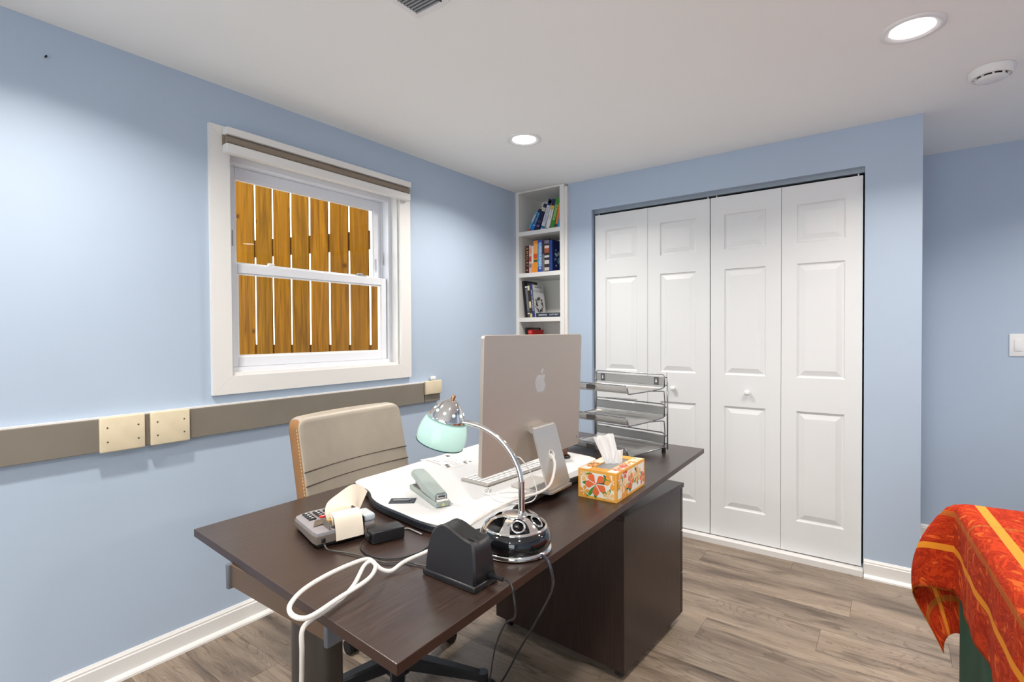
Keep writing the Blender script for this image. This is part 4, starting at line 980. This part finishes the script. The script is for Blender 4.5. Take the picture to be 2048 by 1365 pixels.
def ribbon(pts, x0, x1, nm, twist=0.0):
    Q = spline([Vector((0, a, b)) for a, b in pts], 6); n_ = len(Q)
    A = []; B = []
    for i, p in enumerate(Q):
        s_ = twist*i/n_
        A.append((x0+s_, p.y, p.z)); B.append((x1+s_, p.y, p.z))
    return MB().grid([A, B]).build(nm, M_till, rl)
ribbon([(0.030, 0.0692), (0.014, 0.066), (0.004, 0.057), (-0.003, 0.036), (-0.006, 0.012)], 0.0445, 0.1115, 'paper_tail')
SA = [(0.0468, 0.058, 0.039), (0.0425, 0.062, 0.0629), (0.0532, 0.075, 0.0805), (0.0855, 0.095, 0.0903), (0.1298, 0.115, 0.1015), (0.1575, 0.12, 0.0925), (0.1733, 0.115, 0.0759)]
SB = [(0.1053, 0.058, 0.0385), (0.1058, 0.062, 0.0526), (0.1101, 0.066, 0.0633), (0.1168, 0.07, 0.0608), (0.1266, 0.075, 0.0523), (0.1317, 0.078, 0.0466), (0.1318, 0.075, 0.0409)]
SA = spline([Vector(p) for p in SA], 5); SB = spline([Vector(p) for p in SB], 5)
MB().grid([[tuple(a+(b-a)*k/6) for k in range(7)] for a, b in zip(SA, SB)]).build('paper_strip', M_till, rl)

# ------------------------------------------------------------------ power brick
pb = thing('power_adapter', 'small black power brick beside the card terminal', 'power adapter', (1.282, -2.384, DZ), R(70))
MB().rbox((0.0, 0.0, 0.0005), (0.080, 0.046, 0.030), 0.004, 3).build('case', M_blackpl, pb)
MB().rbox((-0.008, 0.012, 0.008), (0.0, 0.034, 0.022), 0.002, 2).build('inlet', M_blackmat, pb)

# ------------------------------------------------------------------ electric sharpener
es = thing('electric_sharpener', 'black wedge-shaped electric pencil sharpener at the desk edge', 'sharpener', (1.484, -2.414, DZ), R(-1))
sil = [(0.0, 0.0), (0.137, 0.0), (0.135, 0.030), (0.131, 0.060), (0.127, 0.079), (0.112, 0.081), (0.096, 0.085), (0.080, 0.090), (0.066, 0.0955), (0.054, 0.0985), (0.044, 0.099), (0.034, 0.096), (0.024, 0.089), (0.014, 0.077), (0.007, 0.060), (0.003, 0.040), (0.001, 0.020)]
dpt = 0.066
def sect(f_): return None
q = MB(); layers = []
for yv, s_, dz in ((0.0, 0.0, 0.0), (0.004, 1, 0), (0.012, 1, 0), (dpt*0.5, 1, 0), (dpt-0.012, 1, 0), (dpt-0.004, 1, 0), (dpt, 0.0, 0)):
    taper = 0.004 if s_ == 0.0 else 0.0
    L_ = []
    for (x, z) in sil:
        zz = z
        if z > 0.078: zz = z-0.007*math.cos((yv/dpt-0.5)*math.pi)*(1 if 0.03 < x < 0.12 else 0.2)   # dished top
        yy = yv+(0.010*(z/0.114) if yv < dpt/2 else -0.010*(z/0.114))
        L_.append((0.068+(x-0.068)*(1-taper/0.068), yy, max(0.0, zz*(1-taper/0.114))))
    layers.append(L_)
n_ = len(sil)
for A, B in zip(layers[:-1], layers[1:]):
    q.add(A+B, [(k, (k+1) % n_, n_+(k+1) % n_, n_+k) for k in range(n_)], True)
q.add(layers[0], [tuple(range(n_))]); q.add(layers[-1], [tuple(range(n_))])
q.build('body', mat('soft_black_plastic', lin(30, 29, 32), 0.42, bump=0.1, bscale=400), es, (0, 0, 0.012))
MB().rbox((-0.003, -0.003, 0.0005), (0.140, dpt+0.003, 0.013), 0.003, 2).build('base', M_blackpl, es)
MB().rbox((0.100, 0.024, 0.0), (0.120, 0.042, 0.0025), 0.001, 1, Matrix.Translation((0.0, 0, 0.0945)) @ Matrix.Rotation(R(10), 4, 'Y') @ Matrix.Translation((0, 0, 0.0125))).build('switch', M_blackmat, es)
MB().box((-0.0006, 0.014, 0.020), (0.006, 0.030, 0.050)).build('label_plate', mat('amber_label', lin(120, 84, 64), 0.2), es)
MB().cyl((0.136, 0.048, 0.018), 0.006, 0.010, 16, axis='x').cyl((0.146, 0.048, 0.018), 0.0042, 0.022, 14, axis='x').build('plug', M_blackpl, es)

# ------------------------------------------------------------------ tissue box
tb = thing('tissue_box', 'orange floral cardboard tissue box with a white tissue sticking out', 'tissue box', (1.617, -1.780, DZ), R(91.5))
TL, TW, TH = 0.222, 0.124, 0.086       # local x along the long side, y towards the wall
M_tor = mat('box_orange', lin(236, 170, 70), 0.5)
M_twh = mat('box_white', lin(240, 234, 222), 0.5)
b = MB(); b.box((0, 0, 0.0005), (TL, 0.0015, TH)).box((0, TW-0.0015, 0.0005), (TL, TW, TH)).box((0, 0.0015, 0.0005), (0.0015, TW-0.0015, TH)).box((TL-0.0015, 0.0015, 0.0005), (TL, TW-0.0015, TH)).box((0.0015, 0.0015, 0.0005), (TL-0.0015, TW-0.0015, 0.002))
ox0, ox1, oy0, oy1 = 0.035, TL-0.035, 0.036, TW-0.036
b.box((0.0015, 0.0015, TH-0.0015), (TL-0.0015, oy0, TH)).box((0.0015, oy1, TH-0.0015), (TL-0.0015, TW-0.0015, TH)).box((0.0015, oy0, TH-0.0015), (ox0, oy1, TH)).box((ox1, oy0, TH-0.0015), (TL-0.0015, oy1, TH))
b.build('carton', M_tor, tb)
MB().box((ox0, oy0, TH-0.0022), (ox1, oy1, TH-0.0018)).build('film', mat('clear_film', lin(150, 150, 150), 0.15, 0.2), tb)
PAL = [(238, 112, 64), (242, 190, 120), (240, 160, 60), (246, 214, 170), (228, 90, 70)]
def petal_shape(ln_, wd):
    return [(0, 0)]+[(ln_*u, wd*math.sin(math.pi*u**1.7)*0.5) for u in (0.2, 0.4, 0.6, 0.75, 0.88, 0.96)]+[(ln_, 0)]+[(ln_*u, -wd*math.sin(math.pi*u**1.7)*0.5) for u in (0.96, 0.88, 0.75, 0.6, 0.4, 0.2)]
def face_print(F, w, h, flowers, rnd, margin=0.008):
    """floral print on one face; F maps face (x, y) to local box space"""
    MB().prism([(margin, margin), (w-margin, margin), (w-margin, h-margin), (margin, h-margin)], 0.0001, 0.0003, F).build('print_ground', M_twh, tb)
    lv = {}
    lay_ = [0]
    def put(shape, cx, cy, ang, colr, base):
        ca, sa = math.cos(ang), math.sin(ang)
        pts = [(cx+x*ca-y*sa, cy+x*sa+y*ca) for x, y in shape]
        pts = [(min(max(x, margin*0.6), w-margin*0.6), min(max(y, margin*0.6), h-margin*0.6)) for x, y in pts]
        lay_[0] += 1
        z_ = base+lay_[0]*0.000004
        lv.setdefault(colr, MB()).add([(x, y, z_) for x, y in pts], [tuple(range(len(pts)))], False, F)
    for (cx, cy, s_, colr, leaves) in flowers:
        for k in range(leaves):
            put(petal_shape(s_*1.25, s_*0.34), cx, cy, rnd.uniform(0, 6.28), rnd.choice([(44, 134, 62), (30, 96, 66), (70, 150, 60)]), 0.0004)
        a0 = rnd.uniform(0, 6.28)
        for k in range(5):
            put(petal_shape(s_, s_*0.62), cx, cy, a0+k*2*math.pi/5+rnd.uniform(-0.12, 0.12), colr, 0.0006)
    for colr, mb in lv.items():
        mb.build('flower_print', mat('print_%d_%d_%d' % colr, lin(*colr), 0.5), tb)['kind'] = 'stuff'
rnd = random.Random(3)
def scatter(w, h, n_):
    out = []
    for _ in range(n_): out.append((rnd.uniform(0.01, w-0.01), rnd.uniform(0.01, h-0.01), rnd.uniform(0.016, 0.026), rnd.choice(PAL[1:4]), 2))
    return out
face_print(frame((0, 0, 0), (1, 0, 0), (0, 0, 1)), TL, TH, scatter(TL, TH, 8)+[(0.045, 0.045, 0.028, PAL[3], 3), (0.105, 0.040, 0.026, PAL[0], 4), (0.16, 0.05, 0.028, PAL[1], 3), (0.06, 0.075, 0.018, PAL[4], 2), (0.20, 0.03, 0.022, PAL[0], 2)], rnd)
face_print(frame((0, TW, 0), (0, -1, 0), (0, 0, 1)), TW, TH, [(0.02, 0.07, 0.022, PAL[1], 3), (0.11, 0.06, 0.026, PAL[2], 3), (0.10, 0.015, 0.020, PAL[1], 3), (0.02, 0.02, 0.018, PAL[2], 2), (0.058, 0.046, 0.036, PAL[0], 5)], rnd)
face_print(frame((TL, TW, 0), (-1, 0, 0), (0, 0, 1)), TL, TH, scatter(TL, TH, 9), rnd)
face_print(frame((TL, 0, 0), (0, 1, 0), (0, 0, 1)), TW, TH, scatter(TW, TH, 6), rnd)
topf = frame((0, 0, TH), (1, 0, 0), (0, 1, 0))
def strip(y0, y1):
    F = topf @ Matrix.Translation((0, y0, 0)); w, h = TL, y1-y0
    face_print(F, w, h, [(rnd.uniform(0.02, w-0.02), rnd.uniform(0.008, h-0.008), rnd.uniform(0.014, 0.020), rnd.choice(PAL), 2) for _ in range(7)], rnd, 0.004)
strip(0, oy0); strip(oy1, TW)
# pulled tissue: a folded, fanned sheet
ts = MB()
def sheet(c0, w0, c1, w1, z1l, z1r, amp, ph_):
    """folded sheet from base centre c0 (width w0) to top centre c1 (width w1), facing the desk's long side"""
    wd = Vector((0.57, -0.82, 0)); nd = Vector((0.82, 0.57, 0)); rows_ = []
    for i in range(15):
        v = i/14; row_ = []; c = Vector(c0)*(1-v)+Vector(c1)*v; w = w0*(1-v)+w1*v
        for k in range(21):
            u = k/20-0.5; tri = abs(((k/20*2.3+ph_) % 1.0)*2-1)
            p = c+wd*(u*w)+nd*(amp*(tri-0.5)*(0.6+0.6*v))
            row_.append((p.x, p.y, TH-0.006+v*(z1l+(z1r-z1l)*(u+0.5))))
        rows_.append(row_)
    ts.grid(rows_)
sheet((0.112, 0.060, 0), 0.046, (0.094, 0.086, 0), 0.062, 0.088, 0.100, 0.012, 0.2)
sheet((0.120, 0.058, 0), 0.046, (0.118, 0.052, 0), 0.044, 0.040, 0.050, 0.012, 0.6)
ts.build('tissue', mat('tissue_paper', lin(246, 246, 246), 0.9), tb)

# ------------------------------------------------------------------ letter tray organiser
lt = thing('letter_tray', 'silver wire mesh three-tier letter tray on the far end of the desk', 'letter tray', (1.512, -1.068, DZ), R(169))
# local x runs from right upright (0) to left upright (0.372); local y points to the back... front is -(-y)
LW = 0.372; DP = 0.262
def wire(nm, pts, r=0.0026, closed=False, sub=1):
    return MB().tube(pts, r, 8, sub).build(nm, M_steel, lt)
wire('upright', [(0, 0, 0.012), (0, 0, 0.328)], 0.0032); wire('upright', [(LW, 0, 0.012), (LW, 0, 0.328)], 0.0032)
def rnd_rect_path(x0, x1, z0, z1, yv, rc_, lean=0.0):
    pts = [(x0, yv, z0)]
    for k in range(7):
        a = math.pi-(math.pi/2)*k/6; pts.append((x0+rc_+rc_*math.cos(a), yv, z1-rc_+rc_*math.sin(a)))
    for k in range(7):
        a = math.pi/2-(math.pi/2)*k/6; pts.append((x1-rc_+rc_*math.cos(a), yv, z1-rc_+rc_*math.sin(a)))
    pts.append((x1, yv, z0)); return pts
for ti, zt_ in enumerate((0.028, 0.146, 0.268)):
    x0, x1 = 0.010, LW-0.010
    # back rail hoop + two straight bars + mesh backing
    wire('back_hoop', rnd_rect_path(x0, x1, zt_, zt_+0.052, 0.006, 0.012))
    for dz in (0.040, 0.008): wire('back_bar', [(0, 0.002, zt_+dz), (LW, 0.002, zt_+dz)], 0.0018)
    MB().box((x0+0.001, 0.0055, zt_+0.008), (x1-0.001, 0.0062, zt_+0.040)).build('back_mesh', M_mesh, lt)
    # tray sheet: floor, turned-up front lip
    zf = zt_-0.006
    rows_ = []
    for (yy, dz) in ((0.008, 0.012), (0.010, 0.004), (0.018, 0.0), (0.10, -0.002), (0.20, -0.003), (0.245, -0.003), (0.256, 0.002), (0.262, 0.012), (0.266, 0.026)):
        rows_.append([(x, yy, zf+dz) for x in (x0+0.004, LW/2, x1-0.004)])
    MB().grid(rows_).build('tray_mesh', M_mesh, lt)
    for xs in (x0+0.003, x1-0.003):
        wire('side_wire', [(xs, 0.008, zf+0.014), (xs, 0.012, zf+0.003), (xs, 0.10, zf-0.002), (xs, 0.245, zf-0.003), (xs, 0.258, zf+0.004), (xs, 0.264, zf+0.020)], 0.0024, sub=4)
    wire('front_wire', rnd_rect_path(x0+0.003, x1-0.003, zf+0.014, zf+0.030, 0.265, 0.012), 0.0026)
    MB().rbox((LW*0.5-0.022, 0.2665, zf+0.006), (LW*0.5+0.022, 0.2685, zf+0.024), 0.0008, 1, smooth=False).build('label_holder', mat('tray_label', lin(84, 82, 80), 0.3, 0.5), lt)
    if ti > 0:
        for xs in (x0, x1):
            wire('brace', [(xs, 0.11, zf-0.003), (xs, 0.020, zf-0.010), (xs, 0.008, zf-0.022), (xs, 0.002, zf-0.080)], 0.0024, sub=4)
for xs in (0.048, LW-0.048):
    bk = MB().box((xs-0.011, 0.0063, 0.276), (xs+0.011, 0.0075, 0.308)).build('hang_plate', mat('plate_grey', lin(96, 96, 98), 0.35, 0.4), lt)
    MB().cyl((xs, 0.0076, 0.290), 0.0042, 0.0006, 14, axis='y').box((xs-0.002, 0.0076, 0.290), (xs+0.002, 0.0082, 0.301)).build('keyhole', M_white, bk)
for xs in (0.010, LW-0.010):
    for yy in (0.012, 0.235):
        MB().cyl((xs, yy, 0.0004), 0.008, 0.020, 14).build('foot', M_blackpl, lt)
    wire('base_wire', [(xs, 0.004, 0.024), (xs, 0.012, 0.0205), (xs, 0.24, 0.0205)], 0.0028)
for o in list(lt.children):   # trays reach towards the chair side of the room
    pass
lt.scale = (1, 1, 1)

# small turned holder behind the computer
hd = thing('turned_holder', 'brown tapered holder with a black round foot between computer and letter tray', 'ornament', (1.262, -1.478, RT))
MB().lathe([(0.0, 0.0003), (0.024, 0.0003), (0.025, 0.004), (0.022, 0.009), (0.0, 0.009)], 28).build('foot', M_blackpl, hd)
MB().lathe([(0.0, 0.0092), (0.016, 0.0092), (0.013, 0.018), (0.015, 0.035), (0.021, 0.060), (0.024, 0.090), (0.022, 0.092), (0.0, 0.088)], 28).build('body', mat('brown_gloss', lin(104, 66, 48), 0.2, var=0.15, vscale=30), hd)

# ------------------------------------------------------------------ table under cloths
TBZ = 0.712
tbl = thing('side_table', 'table hidden under green and orange cloths beside the alcove', 'table', (2.440, -1.110, 0), R(-86))
# local x runs from the far corner towards the camera, local y towards the right
TX, TY = 1.25, 0.80
MB().rbox((0, 0, TBZ-0.03), (TX, TY, TBZ), 0.004, 2, smooth=False).build('tabletop', M_cab, tbl)
for xx_ in (0.06, TX-0.06):
    for yy_ in (0.06, TY-0.06): MB().box((xx_-0.02, yy_-0.02, 0), (xx_+0.02, yy_+0.02, TBZ-0.031)).build('leg', M_blackpl, tbl)
def cloth_mat(name, c0, c1, c2, stripes):
    m = bpy.data.materials.new(name); m.use_nodes = True; nt = m.node_tree; L = nt.links; b = nt.nodes['Principled BSDF']; b.inputs['Roughness'].default_value = 0.85
    b.inputs['Specular IOR Level'].default_value = 0.15
    uv = nt.nodes.new('ShaderNodeUVMap'); uv.uv_map = 'cloth'
    mp = nt.nodes.new('ShaderNodeMapping'); mp.inputs['Scale'].default_value = (9, 14, 1); L.new(uv.outputs[0], mp.inputs[0])
    n = nt.nodes.new('ShaderNodeTexNoise'); n.inputs['Scale'].default_value = 1.0; n.inputs['Detail'].default_value = 4; n.inputs['Distortion'].default_value = 2.6; L.new(mp.outputs[0], n.inputs['Vector'])
    r = nt.nodes.new('ShaderNodeValToRGB'); e = r.color_ramp.elements
    e[0].position = 0.32; e[0].color = c0; e[1].position = 0.66; e[1].color = c2; k = e.new(0.45); k.color = c1; k = e.new(0.53); k.color = c0
    k = e.new(0.57); k.color = c1
    L.new(n.outputs['Fac'], r.inputs['Fac']); prev = r.outputs['Color']
    sp = nt.nodes.new('ShaderNodeSeparateXYZ'); L.new(uv.outputs[0], sp.inputs[0])
    for axis, pos, wd, colr, fac in stripes:
        s1 = nt.nodes.new('ShaderNodeMath'); s1.operation = 'SUBTRACT'; s1.inputs[1].default_value = pos; L.new(sp.outputs[axis], s1.inputs[0])
        s2 = nt.nodes.new('ShaderNodeMath'); s2.operation = 'ABSOLUTE'; L.new(s1.outputs[0], s2.inputs[0])
        s3 = nt.nodes.new('ShaderNodeMath'); s3.operation = 'LESS_THAN'; s3.inputs[1].default_value = wd; L.new(s2.outputs[0], s3.inputs[0])
        s4 = nt.nodes.new('ShaderNodeMath'); s4.operation = 'MULTIPLY'; s4.inputs[1].default_value = fac; L.new(s3.outputs[0], s4.inputs[0])
        mx = nt.nodes.new('ShaderNodeMix'); mx.data_type = 'RGBA'; L.new(s4.outputs[0], mx.inputs['Factor']); L.new(prev, mx.inputs[6]); mx.inputs[7].default_value = colr; prev = mx.outputs[2]
    L.new(prev, b.inputs['Base Color'])
    return m
def drape(name, m, zt_, U, V, rim, seed, flare, drop_fn=None, nu=70, nv=70, waves=0.012):
    """cloth over the table's far-left corner. u along local x (beyond 0 = far side), v along local y (beyond 0 = left side)"""
    rng = random.Random(seed); ph = [rng.uniform(0, 6.28) for _ in range(4)]
    rows_ = []; uvs = []
    for i in range(nu+1):
        row_ = []
        for k in range(nv+1):
            u = U[0]+(U[1]-U[0])*i/nu; v = V[0]+(V[1]-V[0])*k/nv
            if drop_fn: u, v = drop_fn(u, v)
            du = max(0.0, -u); dv = max(0.0, -v)
            def bend(d):     # length d past the edge -> outward, down
                if d <= 0: return 0.0, 0.0
                a = min(d/rim, math.pi/2)
                return rim*math.sin(a), rim*(1-math.cos(a))+max(0.0, d-rim*math.pi/2)
            ou, zu = bend(du); ov, zv = bend(dv)
            if du > 0 and dv > 0:
                d = math.hypot(du, dv); o_, z_ = bend(d); an = math.atan2(dv, du)
                o_ += flare*math.sin(min(1.0, z_/0.56)*math.pi)**0.8*math.sin(2*an)
                ou, ov, zz = o_*math.cos(an), o_*math.sin(an), z_
            else:
                zz = zu+zv
            # ripples grow down the drop
            if zv > 0.02 and du <= 0: ov += waves*min(1, zv/0.25)*(math.sin(u*19+ph[0])+0.6*math.sin(u*37+ph[1]))
            if zu > 0.02 and dv <= 0: ou += waves*min(1, zu/0.25)*(math.sin(v*17+ph[2])+0.6*math.sin(v*31+ph[3]))
            x = (u if u > 0 else 0)-ou; y_ = (v if v > 0 else 0)-ov
            row_.append((x, y_, zt_-zz)); uvs.append((u, v))
        rows_.append(row_)
    o = MB().grid(rows_).build(name, m)
    ul = o.data.uv_layers.new(name='cloth')
    for lp_ in o.data.loops: ul.data[lp_.index].uv = uvs[lp_.vertex_index]
    sol = o.modifiers.new('thickness', 'SOLIDIFY'); sol.thickness = 0.0025; sol.offset = 1
    return o
ROOT = (2.440, -1.110, 0)
gr = drape('green_cloth', mat('green_velvet', lin(20, 66, 46), 0.8, var=0.3, vscale=6), TBZ+0.003, (-0.66, TX), (-0.66, TY), 0.012, 4, 0.0, waves=0.003)
gr.location = ROOT; gr.rotation_euler = (0, 0, R(-86)); tag(gr, 'dark green cloth hanging to the floor under the orange throw', 'cloth')
M_throw = cloth_mat('orange_throw', lin(196, 62, 20), lin(150, 34, 12), lin(220, 92, 36),
    [(1, 0.028, 0.012, lin(226, 150, 56), 0.9), (1, -0.155, 0.010, lin(222, 140, 40), 0.95), (0, -0.175, 0.010, lin(222, 140, 40), 0.95),
     (1, -0.05, 0.008, lin(168, 120, 50), 0.4), (1, -0.29, 0.009, lin(150, 110, 40), 0.45), (0, -0.33, 0.009, lin(150, 110, 40), 0.5), (0, 0.20, 0.007, lin(170, 120, 50), 0.4)])
th = drape('orange_throw', M_throw, TBZ+0.010, (-0.43, TX-0.1), (-0.285, TY-0.05), 0.028, 9, 0.13, waves=0.005)
th.location = ROOT; th.rotation_euler = (0, 0, R(-86)); tag(th, 'orange and red patterned throw with yellow stripes over the table', 'throw')
